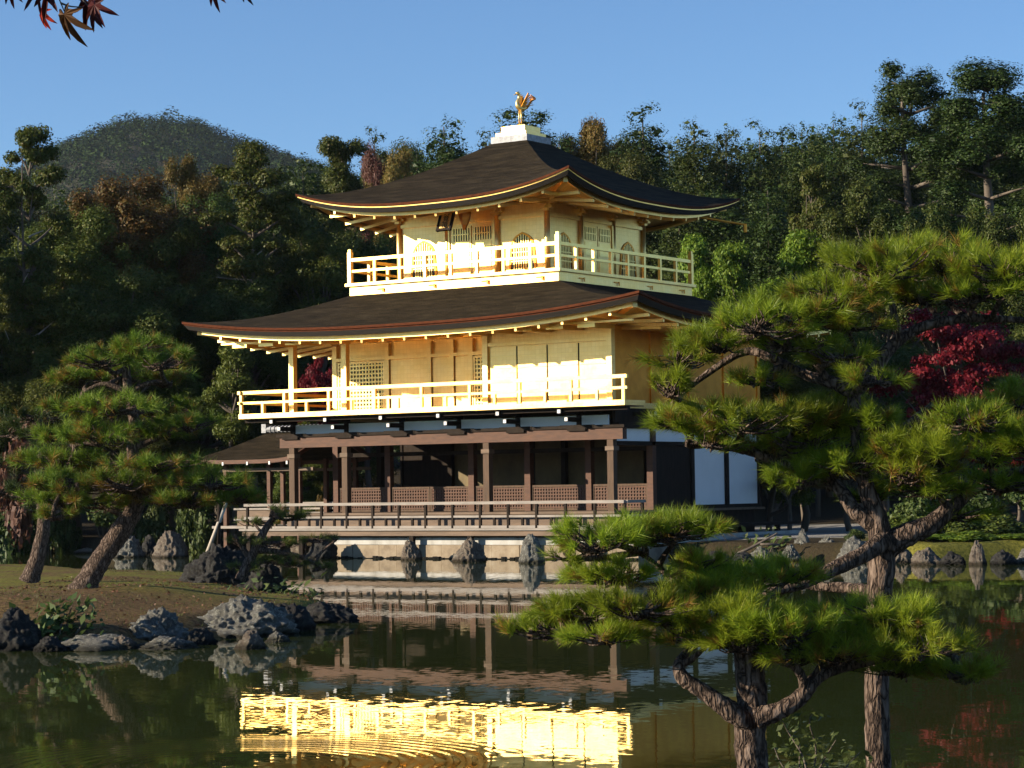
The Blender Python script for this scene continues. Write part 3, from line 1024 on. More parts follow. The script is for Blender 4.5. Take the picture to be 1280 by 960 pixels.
railing('upper_railing', [(CX - RS, CY + RS), (CX - RS, CY - RS), (CX + RS, CY - RS), (CX + RS, CY + RS)], 8.192, 8.9, 8.56, [8, 8, 8], 'gold_trim', 'gold_trim', 0.085, short=False, finial=9.22, rail_over=0.05)
P('wall', bx(x0 + 0.03, x1 - 0.03, y0 + 0.03, y1 - 0.03, 8.192, 10.3), 'gold')
cols4 = [-H3, -0.88, 0.92, H3]
done = set()
for a in cols4:
    for (x, y) in ((CX + a, y0), (x1, CY + a), (CX + a, y1), (x0, CY + a)):
        kx = (round(x, 2), round(y, 2))
        if kx in done:
            continue
        done.add(kx)
        c = P('column', MB().cyl((x, y, 8.194), (x, y, 10.0), 0.085, n=12), 'gold', smooth=True)
        m = MB()
        for j, (hw, zz, hh) in enumerate(((0.11, 10.0, 0.07), (0.22, 10.072, 0.07), (0.17, 10.144, 0.06), (0.32, 10.206, 0.07))):
            m.box(x - hw, x + hw, y - 0.08 - 0.003 * j, y + 0.08 + 0.003 * j, zz, zz + hh)
            m.box(x - 0.078 - 0.003 * j, x + 0.078 + 0.003 * j, y - hw, y + hw, zz + 0.001, zz + hh - 0.001)
        P('capital_bracket', m, 'gold', c)
for (a, b, c_, d) in ((x0, x1, y0 - 0.035, y0 + 0.026), (x1 - 0.026, x1 + 0.035, y0 + 0.05, y1)):
    P('tie_beam', bx(a, b, c_, d, 9.86, 9.96), 'gold')
    P('floor_beam', bx(a, b, c_, d, 8.196, 8.3), 'gold')


def arched_window(cx, cy, axis):
    """bell-shaped window with flared foot, frame and grille, on the south (x) or east (y) face."""
    def T(a, d, z):      # a along the wall, d outwards
        return (cx + a, cy - d, z) if axis == 'x' else (cx + d, cy + a, z)
    zb, zt, hw = 8.36, 9.36, 0.42

    def outline(g):
        pts = []
        for i in range(25):
            s = i / 24
            if s <= 0.25:
                q = s / 0.25
                a, z = -hw * (1.0 - 0.12 * q), zb + 0.5 * q * (zt - zb)
            elif s >= 0.75:
                q = (1 - s) / 0.25
                a, z = hw * (1.0 - 0.12 * q), zb + 0.5 * q * (zt - zb)
            else:
                q = (s - 0.25) / 0.5 * 2 - 1
                a = hw * 0.88 * math.sin(q * math.pi / 2)
                z = zb + (zt - zb) * (0.5 + 0.5 * math.sqrt(max(0.0, 1 - (a / (hw * 0.88)) ** 2)))
                if abs(q) < 0.12:
                    z += 0.03 * (1 - abs(q) / 0.12)
            pts.append((a * (1 + g), z + g * 0.35))
        return pts
    inn, outp = outline(0.0), outline(0.16)
    f = MB()
    for i in range(24):
        f.quad(T(outp[i][0], 0.03, outp[i][1]), T(outp[i + 1][0], 0.03, outp[i + 1][1]), T(inn[i + 1][0], 0.03, inn[i + 1][1]), T(inn[i][0], 0.03, inn[i][1]))
        f.quad(T(inn[i][0], 0.03, inn[i][1]), T(inn[i + 1][0], 0.03, inn[i + 1][1]), T(inn[i + 1][0], -0.03, inn[i + 1][1]), T(inn[i][0], -0.03, inn[i][1]))
        f.quad(T(outp[i][0], -0.03, outp[i][1]), T(outp[i + 1][0], -0.03, outp[i + 1][1]), T(outp[i + 1][0], 0.03, outp[i + 1][1]), T(outp[i][0], 0.03, outp[i][1]))
    wo = P('arched_window', f, 'gold_shade_tint')
    pane = MB()
    n = len(pane.V)
    pane.V += [T(a, 0.004, z) for a, z in inn]
    pane.F.append(tuple(range(25)) if axis == 'x' else tuple(range(25))[::-1])
    P('pane', pane, 'dark_glass', wo)
    g = MB()
    nb = 9
    for i in range(1, nb):
        a = -hw * 0.9 + 2 * hw * 0.9 * i / nb
        top = np.interp(a, [p[0] for p in inn[6:19]], [p[1] for p in inn[6:19]])
        g.beam(T(a, 0.02, zb), T(a, 0.02, top), 0.032, 0.025, up=(0, 1, 0) if axis == 'x' else (1, 0, 0))
    for z in (8.6, 8.86, 9.1):
        hwz = np.interp(z, [p[1] for p in inn[:13]], [-p[0] for p in inn[:13]])
        g.beam(T(-hwz, 0.024, z), T(hwz, 0.024, z), 0.028, 0.03)
    P('grille', g, 'gold_trim', wo)


for a in (-1.78, 1.8):
    arched_window(CX + a, y0 + 0.03, 'x')
    arched_window(x1 - 0.03, CY + a, 'y')
for axis in ('x', 'y'):
    def T3(a0, a1, d0, d1, z0, z1, mb):
        if axis == 'x':
            mb.box(CX + a0, CX + a1, y0 + 0.03 - d1, y0 + 0.03 - d0, z0, z1)
        else:
            mb.box(x1 - 0.03 + d0, x1 - 0.03 + d1, CY + a0, CY + a1, z0, z1)
        return mb
    for s in (-1, 1):
        a0, a1 = (-0.76, -0.01) if s < 0 else (0.03, 0.78)
        d = P('door', T3(a0, a1, 0.002, 0.05, 8.305, 9.76, MB()), 'gold')
        P('pane', T3(a0 + 0.06, a1 - 0.06, 0.051, 0.055, 9.32, 9.7, MB()), 'dark_glass', d)
        g = MB()
        for i in range(7):
            aa = a0 + 0.06 + (a1 - a0 - 0.12) * (i + 0.5) / 7
            T3(aa - 0.022, aa + 0.022, 0.056, 0.075, 9.32, 9.7, g)
        T3(a0 + 0.06, a1 - 0.06, 0.076, 0.085, 9.5, 9.53, g)
        P('grille', g, 'gold_trim', d)
        pn = MB()
        for zz in (8.4, 8.86):
            T3(a0 + 0.06, a1 - 0.06, 0.051, 0.062, zz, zz + 0.4, pn)
        P('door_board', pn, 'gold_trim', d)
    for s in (-0.82, 0.84):
        P('door_post', T3(s - 0.045, s + 0.045, 0.002, 0.09, 8.3, 9.85, MB()), 'gold_trim')
for j, (x, y) in enumerate(((CX - H3, y0), (CX - 0.88, y0), (CX + 0.92, y0), (CX + H3, y0))):
    P('eave_arm', MB().beam((x, y, 10.24), (x, y - 1.5, 10.2), 0.09, 0.1).beam((x - 0.35, y - 0.9, 10.2), (x + 0.35, y - 0.9, 10.2), 0.08, 0.09), 'gold_trim')
for y in (CY - 0.88, CY + 0.92, CY + H3):
    P('eave_arm', MB().beam((x1, y, 10.24), (x1 + 1.5, y, 10.2), 0.09, 0.1), 'gold_trim')
P('purlin', bx(CX - 3.7, CX + 3.7, y0 - 0.94, y0 - 0.86, 10.255, 10.31), 'gold')
P('drain_spout', MB().cyl((x1 + 1.0, y1 + 0.9, 10.35), (x1 + 2.15, y1 + 2.6, 10.1), 0.04).cyl((x1 + 2.15, y1 + 2.6, 10.12), (x1 + 2.15, y1 + 2.6, 9.86), 0.06), 'gold_shade_tint')
# orange heart beside the plaque: its shadow on the gold, built solid
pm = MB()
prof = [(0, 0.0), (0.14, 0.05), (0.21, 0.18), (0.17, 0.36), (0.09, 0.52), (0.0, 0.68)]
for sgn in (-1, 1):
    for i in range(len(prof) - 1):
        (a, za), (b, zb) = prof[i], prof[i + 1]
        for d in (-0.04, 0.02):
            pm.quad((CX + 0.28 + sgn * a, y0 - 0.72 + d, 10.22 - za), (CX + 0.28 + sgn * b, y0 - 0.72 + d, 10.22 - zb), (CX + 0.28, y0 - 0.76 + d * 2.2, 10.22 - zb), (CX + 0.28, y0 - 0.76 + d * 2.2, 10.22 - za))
P('plaque_shadow_heart', pm, 'shadow_orange', smooth=True)
# finial base
fb = P('finial_base', bx(CX - 0.66, CX + 0.66, CY - 0.66, CY + 0.66, 12.44, 12.68), 'tile')
P('step', bx(CX - 0.55, CX + 0.55, CY - 0.55, CY + 0.55, 12.682, 12.8), 'gold', fb)
P('step', bx(CX - 0.43, CX + 0.43, CY - 0.43, CY + 0.43, 12.802, 13.0), 'gold', fb)
P('step', MB().cyl((CX, CY, 13.0), (CX, CY, 13.07), 0.17, 0.12, 14), 'gold_trim', fb)

# ---- plaque with its three characters
pl = empty('name_plaque', (CX - 0.22, y0 - 0.85, 10.22), 'small gilt plaque with three dark characters hanging tilted under the top eave', 'plaque')
rot = Matrix.Rotation(R(-22), 4, 'X') @ Matrix.Rotation(R(0), 4, 'Z')
pl.rotation_euler = rot.to_euler()
def local(mb, name, mat):
    me = bpy.data.meshes.new(name)
    me.from_pydata(mb.V, [], mb.F)
    return link_mesh(name, me, M[mat], pl)
local(MB().box(-0.2, 0.2, 0.0, 0.03, -0.66, 0.0), 'board', 'gold')
local(MB().box(-0.26, -0.2, -0.03, 0.05, -0.74, 0.06).box(0.2, 0.26, -0.03, 0.05, -0.74, 0.06).box(-0.199, 0.199, -0.027, 0.047, -0.735, -0.662).box(-0.199, 0.199, -0.027, 0.047, 0.002, 0.055), 'frame', 'wood_dark')
try:
    for i, ch in enumerate('究竟頂'):
        cu = bpy.data.curves.new('lettering', 'FONT')
        cu.body = ch
        cu.size = 0.22
        cu.align_x = 'CENTER'
        cu.extrude = 0.003
        tmp = bpy.data.objects.new('lettering_source', cu)
        COL.objects.link(tmp)
        dg = bpy.context.evaluated_depsgraph_get()
        me = bpy.data.meshes.new_from_object(tmp.evaluated_get(dg))
        bpy.data.objects.remove(tmp)
        me.materials.clear()
        lo = link_mesh('lettering', me, M['ink'], pl)
        lo.rotation_euler = (R(90), 0, 0)
        lo.location = (0, -0.006, -0.21 - 0.21 * i)
except Exception as ex:
    print('text', ex)

# ---- the bird on the roof
ph = empty('phoenix_statue', (CX, CY, 13.07), 'gilded bird statue with raised wings standing on the topmost roof', 'statue')
body = MB()
o = np.array((CX, CY, 13.07))
fx, fy = -0.55, -0.84          # faces south-west of south
sx_, sy_ = 0.84, -0.55
def L3(f, s, z):
    return (o[0] + fx * f + sx_ * s, o[1] + fy * f + sy_ * s, o[2] + z)
body.tube(spline([L3(-0.2, 0, 0.58), L3(-0.1, 0, 0.52), L3(0.0, 0, 0.52), L3(0.08, 0, 0.6), L3(0.10, 0, 0.71), L3(0.05, 0, 0.82), L3(0.04, 0, 0.92), L3(0.09, 0, 0.985), L3(0.14, 0, 0.97)], 4),
          list(np.interp(np.linspace(0, 8, 33), range(9), [0.03, 0.08, 0.1, 0.085, 0.055, 0.042, 0.045, 0.05, 0.022])), 10)
body.tube([L3(0.14, 0, 0.955), L3(0.22, 0, 0.92)], [0.024, 0.004], 6)
body.build('body', M['gold_trim'], ph, True)
cr = MB()
for k_ in range(4):
    cr.tube([L3(0.08 - 0.03 * k_, 0, 0.98 - 0.03 * k_), L3(0.03 - 0.05 * k_, 0, 1.07 - 0.05 * k_)], [0.018, 0.003], 5)
cr.build('crest', M['gold_trim'], ph, True)
for s_ in (-1, 1):
    wv = MB()
    for k_ in range(7):
        a = k_ / 6
        wv.beam(L3(0.0, s_ * 0.08, 0.56), L3(-0.16 - 0.2 * a, s_ * (0.16 + 0.1 * (1 - a)), 0.96 - 0.34 * a), 0.07, 0.014)
    wv.build('wing', M['gold_shade_tint'], ph)
    lg = MB().tube([L3(0.0, s_ * 0.075, 0.47), L3(0.02, s_ * 0.085, 0.24), L3(0.0, s_ * 0.085, 0.0)], [0.04, 0.024, 0.022], 8)
    lg.beam(L3(-0.04, s_ * 0.085, 0.012), L3(0.09, s_ * 0.085, 0.012), 0.05, 0.024)
    lg.build('leg', M['gold_trim'], ph, True)
tl = MB()
for k_ in range(5):
    tl.tube(spline([L3(-0.2, 0, 0.52), L3(-0.32, 0.03 * (k_ - 2), 0.66 + 0.02 * k_), L3(-0.38 - 0.02 * k_, 0.05 * (k_ - 2), 0.82), L3(-0.34, 0.06 * (k_ - 2), 0.96 - 0.03 * abs(k_ - 2))], 4), list(np.linspace(0.03, 0.012, 13)), 6)
tl.build('tail', M['gold_shade_tint'], ph, True)

# ---- stone embankment the pavilion stands on
em = empty('embankment_wall', (-4.2, -0.85, 0), 'low tan stone wall with white plaster band under the pavilion deck', 'wall')
MB().box(-9.6, 1.3, -0.85, -0.5, 0.4, 0.6).box(0.95, 1.3, -0.498, 8.6, 0.4, 0.6).box(-9.6, -9.3, -0.498, 2.0, 0.4, 0.6).build('plaster_band', M['plaster_old'], em)
xx = -9.7
rr = random.Random(4)
st = MB()
while xx < 1.3:
    wd = rr.uniform(0.55, 1.0)
    e_ = min(xx + wd, 1.34)
    st.box(xx + 0.008, e_ - 0.008, -0.885 + rr.uniform(-0.012, 0.012), -0.51, -0.5, 0.396 - rr.uniform(0, 0.01))
    xx = e_
st.box(0.96, 1.33, -0.505, 8.6, -0.5, 0.39).box(-9.66, -9.3, -0.505, 2.0, -0.5, 0.39)
st.build('stone_course', M['stone_wall'], em)
tm = MB()
xx = -9.66
while xx < 1.33:
    wd = rr.uniform(0.05, 0.16)
    tm.box(xx, min(xx + wd, 1.33), -0.93 - rr.uniform(0, 0.05), -0.86, -0.2, rr.uniform(0.015, 0.075))
    xx += wd + (rr.uniform(0, 0.1) if rr.random() < 0.4 else 0.002)
tm.build('tide_mark', M['rock_dark'], em)

# ---- small fishing pavilion on the west side
fp = empty('fishing_pavilion', (-14, 2.6, 0.0), 'small open annex with brown bark roof jutting west over the pond', 'annex')
RX0, RX1, RY0, RY1 = -16.0, -12.0, 0.75, 4.6
ZE, ZR, YM = 2.98, 3.86, 2.68
rx_hip = RX0 + 1.35
rf = MB()
n = 10
for (ya, sg) in ((RY0, 1), (RY1, -1)):
    for i in range(n):
        for j in range(12):
            def pt_(r, t):
                xa = rx_hip + (RX0 - rx_hip) * r
                x = xa + (RX1 - xa) * t
                z = ZR + (ZE - ZR) * (1 - (1 - r) ** 1.2) + 0.1 * (2 * t - 1) ** 4 * r
                return (x, YM + (ya - YM) * r, z)
            a_, b_, c_, d_ = pt_(i / n, j / 12), pt_((i + 1) / n, j / 12), pt_((i + 1) / n, (j + 1) / 12), pt_(i / n, (j + 1) / 12)
            rf.quad(a_, b_, c_, d_)
for i in range(n):
    def ph_(r, t):
        y = YM + ((RY0 if t == 0 else RY1) - YM) * r
        return (rx_hip + (RX0 - rx_hip) * r, y, ZR + (ZE - ZR) * (1 - (1 - r) ** 1.2) + 0.1 * r)
    rf.quad(ph_(i / n, 0), ph_(i / n, 1), ph_((i + 1) / n, 1), ph_((i + 1) / n, 0))
ro = rf.build('roof', M['bark_roof'], fp, True)
ed = MB()
for j in range(12):
    t0, t1 = j / 12, (j + 1) / 12
    xa, xb = RX0 + (RX1 - RX0) * t0, RX0 + (RX1 - RX0) * t1
    za, zb = ZE + 0.1 * (2 * t0 - 1) ** 4, ZE + 0.1 * (2 * t1 - 1) ** 4
    for yy in (RY0, RY1):
        ed.beam((xa, yy, za - 0.06), (xb, yy, zb - 0.06), 0.1, 0.12)
ed.beam((RX0, RY0, ZE + 0.04), (RX0, RY1, ZE + 0.04), 0.1, 0.12)
for yy in (RY0, RY1):
    ed.beam((RX1 + 0.02, YM, ZR - 0.03), (RX1 + 0.02, yy, ZE + 0.05), 0.07, 0.13)
ed.build('eave_edge', M['wood_red'], ro)
rt = MB().tube([(rx_hip - 0.1, YM, ZR + 0.1), (RX1 - 0.3, YM, ZR + 0.1)], [0.1, 0.1], 8)
rt.box(rx_hip - 0.16, rx_hip + 0.02, YM - 0.1, YM + 0.1, ZR, ZR + 0.28)
for j in range(14):
    xq = rx_hip + 0.15 + j * 0.16
    rt.tube([(xq, YM, ZR + 0.1), (xq + 0.06, YM, ZR + 0.1)], [0.125, 0.125], 8)
rt.build('ridge_tile', M['tile'], ro)
for x in (-15.2, -13.4, -12.2):
    for y in (1.3, 4.1):
        MB().box(x - 0.065, x + 0.065, y - 0.065, y + 0.065, -0.3, 3.02).build('column', M['wood_red'], fp)
MB().box(-15.4, -11.6, 1.22, 1.32, 2.62, 2.72).box(-15.4, -11.6, 4.06, 4.16, 2.62, 2.72).build('tie_beam', M['wood_mid'], fp)
MB().box(-15.5, -12.55, 0.95, 4.35, 0.84, 0.92).build('floor', M['wood_grey'], fp)
for x in (-15.8, -14.8, -13.8, -12.9, -12.2):
    r_ = MB().beam((x, 1.3, 3.0), (x, 0.72, 2.87), 0.07, 0.09).build('rafter', M['wood_mid'], fp)
    MB().box(x - 0.03, x + 0.03, 0.685, 0.715, 2.82, 2.92).build('painted_tip', M['white_tip'], r_)
rl = MB()
for z in (1.28, 1.42, 1.6):
    rl.beam((-15.4, 4.2, z), (-12.5, 4.2, z), 0.06, 0.06)
rl.build('railing', M['wood_grey'], fp)
sd_ = MB().box(-14.1, -12.55, 0.55, 0.63, 0.92, 1.42)
sd_.build('side_board', M['wood_mid'], fp)
MB().box(-14.2, -12.5, 0.5, 0.66, 1.424, 1.48).box(-14.2, -12.5, 0.5, 0.66, 1.1, 1.15).build('side_rail', M['wood_grey'], fp)


# ================================================================ ROCKS
def ico(sub):
    import bmesh
    bm = bmesh.new()
    bmesh.ops.create_icosphere(bm, subdivisions=sub, radius=1.0)
    V = np.array([v.co[:] for v in bm.verts])
    F = np.array([[v.index for v in f.verts] for f in bm.faces])
    bm.free()
    return V, F


ICO4 = ico(5)
ICO5 = ico(6)


def rock(px, py, wpx, hpx, label, mat='rock', z=0.0, v=None, seed=0, depth=0.8, sharp=1.0, group=None, cat='rock', big=False):
    p = onz(px, py, z) if v is None else at(px, py, v)
    vv = vdepth(p)
    s = vv / FPX
    w_, h_ = wpx * s, hpx * s
    V, F = ICO5 if big else ICO4
    V = V.copy()
    out = np.empty_like(V)
    for i, q in enumerate(V):
        qv = Vector(q)
        n1 = noise.noise(qv * 1.1 + Vector((seed * 7.1, 0, 0)))
        n2 = noise.noise(qv * 2.6 + Vector((seed * 3.3, 5, 0)))
        n3 = noise.noise(qv * 6.5 + Vector((0, seed * 2.2, 3)))
        n4 = noise.noise(qv * 15 + Vector((0, seed * 2.2, 8)))
        rdg = 1 - abs(n2) * 2
        n5 = 1 - 2 * abs(noise.noise(qv * 4.2 + Vector((seed, 9, seed * 1.7))))
        r = 1 + 0.3 * n1 + sharp * (0.15 * rdg + 0.10 * n5 + 0.12 * n3 + 0.07 * n4) - 0.15
        out[i] = q * r
    out[:, 2] = np.where(out[:, 2] < -0.25, -0.25 - (out[:, 2] + 0.25) * -0.4, out[:, 2])
    out[:, 2] += 0.22
    zmax = out[:, 2].max()
    ext = (out[:, 0].max() - out[:, 0].min()) / 2
    fl = np.clip(1 - out[:, 2] / zmax, 0, 1)
    out[:, :2] *= (0.82 + 0.36 * fl ** 1.5)[:, None]
    ext = (out[:, 0].max() - out[:, 0].min()) / 2
    X = out * np.array((w_ / 2 / ext, w_ / 2 / ext * depth, h_ / zmax))
    Rm = np.stack([RH, FH, np.array((0, 0, 1.0))])
    Wd = X @ Rm
    base = np.array((p[0], p[1], z)) + FH * (w_ * depth * 0.35)
    me = np_mesh('rock', Wd, F, True)
    o = link_mesh('rock', me, M[mat], None, base)
    return tag(o, label, cat, group)


g_i = 'boulders edging the pine island'
rock(192, 806, 118, 46, 'pale lichened boulder with a jagged top on the near island shore', 'rock', seed=1, group=g_i, big=True)
rock(300, 797, 150, 52, 'broad rounded grey boulder, largest on the near island shore', 'rock', seed=2, group=g_i, big=True)
rock(408, 779, 84, 27, 'low dark rock forming the tip of the island', 'rock_dark', seed=3, group=g_i)
rock(352, 790, 80, 36, 'dark rock just behind the broad grey boulder on the island', 'rock_dark', seed=4, group=g_i)
rock(118, 813, 116, 19, 'long flat stone lying along the island waterline', 'rock', seed=5, sharp=0.6, group=g_i)
rock(312, 812, 42, 24, 'small brown stone in the water before the broad boulder', 'rock_warm', seed=6, group=g_i)
rock(346, 803, 36, 14, 'small flat stone at the foot of the broad boulder', 'rock', seed=7, group=g_i)
rock(205, 812, 88, 16, 'wedge of stone below the jagged boulder at the waterline', 'rock', seed=8, group=g_i)
rock(14, 814, 84, 54, 'blue grey boulder in shade at the left edge of the island', 'rock_dark', seed=9, group=g_i)
rock(272, 741, 118, 62, 'big dark mossy boulder beneath the propped dwarf pine', 'rock_dark', seed=10, group=g_i, big=True)
rock(328, 741, 58, 40, 'dark stone right of the mossy boulder under the dwarf pine', 'rock_dark', seed=30, group=g_i)
g_f = 'rocks on the far left bank'
rock(160, 697, 46, 30, 'grey rock on the far bank seen right of the leaning pine trunk', 'rock', seed=11, group=g_f)
rock(212, 697, 48, 34, 'pointed warm grey rock on the far bank left of the annex', 'rock_warm', seed=12, group=g_f)
rock(112, 692, 50, 8, 'flat slab at the water on the far bank', 'rock_warm', seed=13, group=g_f, sharp=0.5)
rock(186, 694, 30, 26, 'shaded rock between the two grey rocks on the far bank', 'rock_dark', seed=14, group=g_f)
g_p = 'stones standing in the water before the pavilion'
rock(513, 700, 28, 25, 'jagged stone bearing a deck post, leftmost of three before the wall', 'rock_warm', seed=15, group=g_p)
rock(587, 702, 44, 30, 'stepped stone bearing a deck post, middle of three before the wall', 'rock_warm', seed=16, group=g_p)
rock(664, 704, 34, 37, 'smooth upright grey stone, rightmost of three before the wall', 'rock', seed=17, sharp=0.5, group=g_p)
rock(402, 699, 42, 30, 'dark boulder at the left end of the plaster banded wall', 'rock_dark', seed=18, group=g_p)
rock(346, 697, 38, 26, 'pale boulder left of the white wall under the deck', 'rock_warm', seed=19, group=g_p)
rock(374, 695, 34, 20, 'brown block between two boulders under the deck', 'rock_warm', seed=20, group=g_p)
g_r = 'rocks edging the right bank'
rock(1003, 700, 26, 40, 'upright pale rock at the edge of the sand court', 'rock', seed=21, group=g_r)
rock(1036, 700, 40, 30, 'blocky grey rock right of the upright pale rock', 'rock', seed=22, group=g_r)
rock(1072, 703, 56, 34, 'broad rock behind the thick pine trunk', 'rock', seed=23, group=g_r)
rock(972, 700, 46, 17, 'low dark stone left of the upright pale rock', 'rock_dark', seed=24, group=g_r)
rock(930, 704, 50, 14, 'low stone at the corner below the pavilion terrace', 'rock_dark', seed=25, group=g_r)
rock(1128, 704, 34, 26, 'pointed rock just right of the thick pine trunk', 'rock_warm', seed=26, group=g_r)
rock(1160, 706, 44, 22, 'yellowish mossy rock in the middle of the right bank', 'rock_warm', seed=27, group=g_r)
rock(1193, 706, 36, 17, 'small dark rock between yellowish rock and pale pillar stone', 'rock_dark', seed=28, group=g_r)
rock(1224, 706, 24, 31, 'pale pillar shaped stone on the right bank', 'rock_warm', seed=29, sharp=0.6, group=g_r)
rock(1256, 706, 36, 19, 'dark rock right of the pale pillar stone', 'rock_dark', seed=31, group=g_r)
rock(1290, 705, 40, 22, 'grey rock at the right edge of the picture on the bank', 'rock', seed=32, group=g_r)

rock(898, 704, 44, 16, 'low grey stone nearest the pavilion corner on the right bank', 'rock_dark', seed=41, group=g_r)
rock(952, 702, 40, 20, 'squat stone below the fallen branch', 'rock', seed=42, group=g_r)
rock(988, 702, 30, 22, 'squat stone touching the left side of the upright pale rock', 'rock', seed=43, group=g_r)
rock(1100, 704, 30, 22, 'stone half hidden behind the thick trunk', 'rock_warm', seed=44, group=g_r)
rock(60, 815, 46, 20, 'low stone left of the long flat stone on the island waterline', 'rock_dark', seed=45, group=g_i)
rock(250, 806, 40, 22, 'small stone between the jagged and the broad boulder', 'rock_dark', seed=46, group=g_i)
rock(150, 812, 44, 18, 'small block at the right end of the long flat stone', 'rock_warm', seed=47, group=g_i)
rock(372, 789, 40, 22, 'low dark stone between broad boulder and island tip', 'rock_dark', seed=48, group=g_i)
fbp = onz(925, 692, 0.3)
MB().tube(spline([at(918, 694, 61.5), at(940, 684, 61.5), at(962, 672, 61.5), at(972, 666, 61.5)], 4), list(np.linspace(0.05, 0.015, 13)), 7, 0.2).tube([at(950, 680, 61.5), at(975, 681, 61.5)], [0.04, 0.025], 6) \
    .build('fallen_branch', M['bark_far'], None, True, at0=at(930, 690, 61.5))
tag(bpy.data.objects['fallen_branch'], 'bare fallen branch lying at the water by the sand court', 'branch')


# ================================================================ FOLIAGE
def rand_dirs(rng, n):
    d = rng.normal(size=(n, 3))
    return d / np.linalg.norm(d, axis=1)[:, None]


def leaf_quads(C, Nn, size, rng, aspect=1.6, jit=0.4, fold=True):
    """one small diamond leaf per centre."""
    n = len(C)
    Nn = Nn + rng.normal(size=(n, 3)) * jit
    Nn /= np.linalg.norm(Nn, axis=1)[:, None] + 1e-9
    t = np.cross(Nn, rng.normal(size=(n, 3)))
    t /= np.linalg.norm(t, axis=1)[:, None] + 1e-9
    b = np.cross(Nn, t)
    s = size * rng.uniform(0.6, 1.35, n)[:, None]
    a = C + t * s * aspect * 0.5
    c = C - t * s * aspect * 0.5
    k1 = C + b * s * 0.5 + Nn * s * 0.12
    k2 = C - b * s * 0.5 + Nn * s * 0.12
    V = np.stack([a, k1, c, k2], 1).reshape(-1, 3)
    F = np.arange(4 * n).reshape(n, 4)
    return V, F


def clump_leaves(clumps, per_m2, size, rng, up=0.35, shell=0.35, aspect=1.6, jit=0.5, maxn=16000, flat=1.0, core=0.06):
    """leaves through the outer part of many ellipsoidal clumps: (x,y,z,rx,ry,rz)."""
    Cs, Ns = [], []
    areas = np.array([4 * math.pi * (((c[3] * c[4]) ** 1.6 + (c[3] * c[5]) ** 1.6 + (c[4] * c[5]) ** 1.6) / 3) ** (1 / 1.6) for c in clumps])
    tot = areas.sum() * per_m2
    k = min(1.0, maxn / tot)
    for c, ar in zip(clumps, areas):
        n = max(6, int(ar * per_m2 * k))
        d = rand_dirs(rng, n)
        r = 1 - shell * rng.random(n) ** 1.3
        r *= 1 + 0.18 * np.sin(d[:, 0] * 7 + c[0] * 3) * np.sin(d[:, 1] * 6 + c[1] * 5 + d[:, 2] * 5)
        Cs.append(np.array(c[:3]) + d * r[:, None] * np.array(c[3:6]))
        nn = d / np.array(c[3:6])
        nn /= np.linalg.norm(nn, axis=1)[:, None]
        Ns.append(nn + np.array((0, 0, up)))
    Cc = np.concatenate(Cs)
    V, F = leaf_quads(Cc, np.concatenate(Ns), size, rng, aspect, jit)
    if core:
        Ci, Ni = [], []
        for c, ar in zip(clumps, areas):
            n = max(4, int(ar * per_m2 * k * core))
            d = rand_dirs(rng, n)
            Ci.append(np.array(c[:3]) + d * rng.uniform(0.1, 0.72, n)[:, None] * np.array(c[3:6]))
            Ni.append(d + np.array((0, 0, 0.8)))
        Ci = np.concatenate(Ci)
        V2, F2 = leaf_quads(Ci, np.concatenate(Ni), size * 3.2, rng, 1.3, 0.5)
        V, F, Cc = np.concatenate([V, V2]), np.concatenate([F, F2 + len(V)]), np.concatenate([Cc, Ci])
    if flat != 1.0:
        Cr = np.repeat(Cc, 4, axis=0)
        V = Cr + (V - Cr) * np.array((1, 1, flat))
    return V, F


def tree_skeleton(mb, H, r0, rng, lean=0.3, n=9):
    x = y = 0.0
    pts, rad = [], []
    for i in range(n):
        t = i / (n - 1)
        pts.append((x, y, H * t))
        rad.append(max(0.02, r0 * (1 - 0.88 * t)))
        x += rng.normal() * lean * 0.12
        y += rng.normal() * lean * 0.12
    mb.tube(pts, rad, 8, 0.15, int(rng.integers(100)))
    return pts


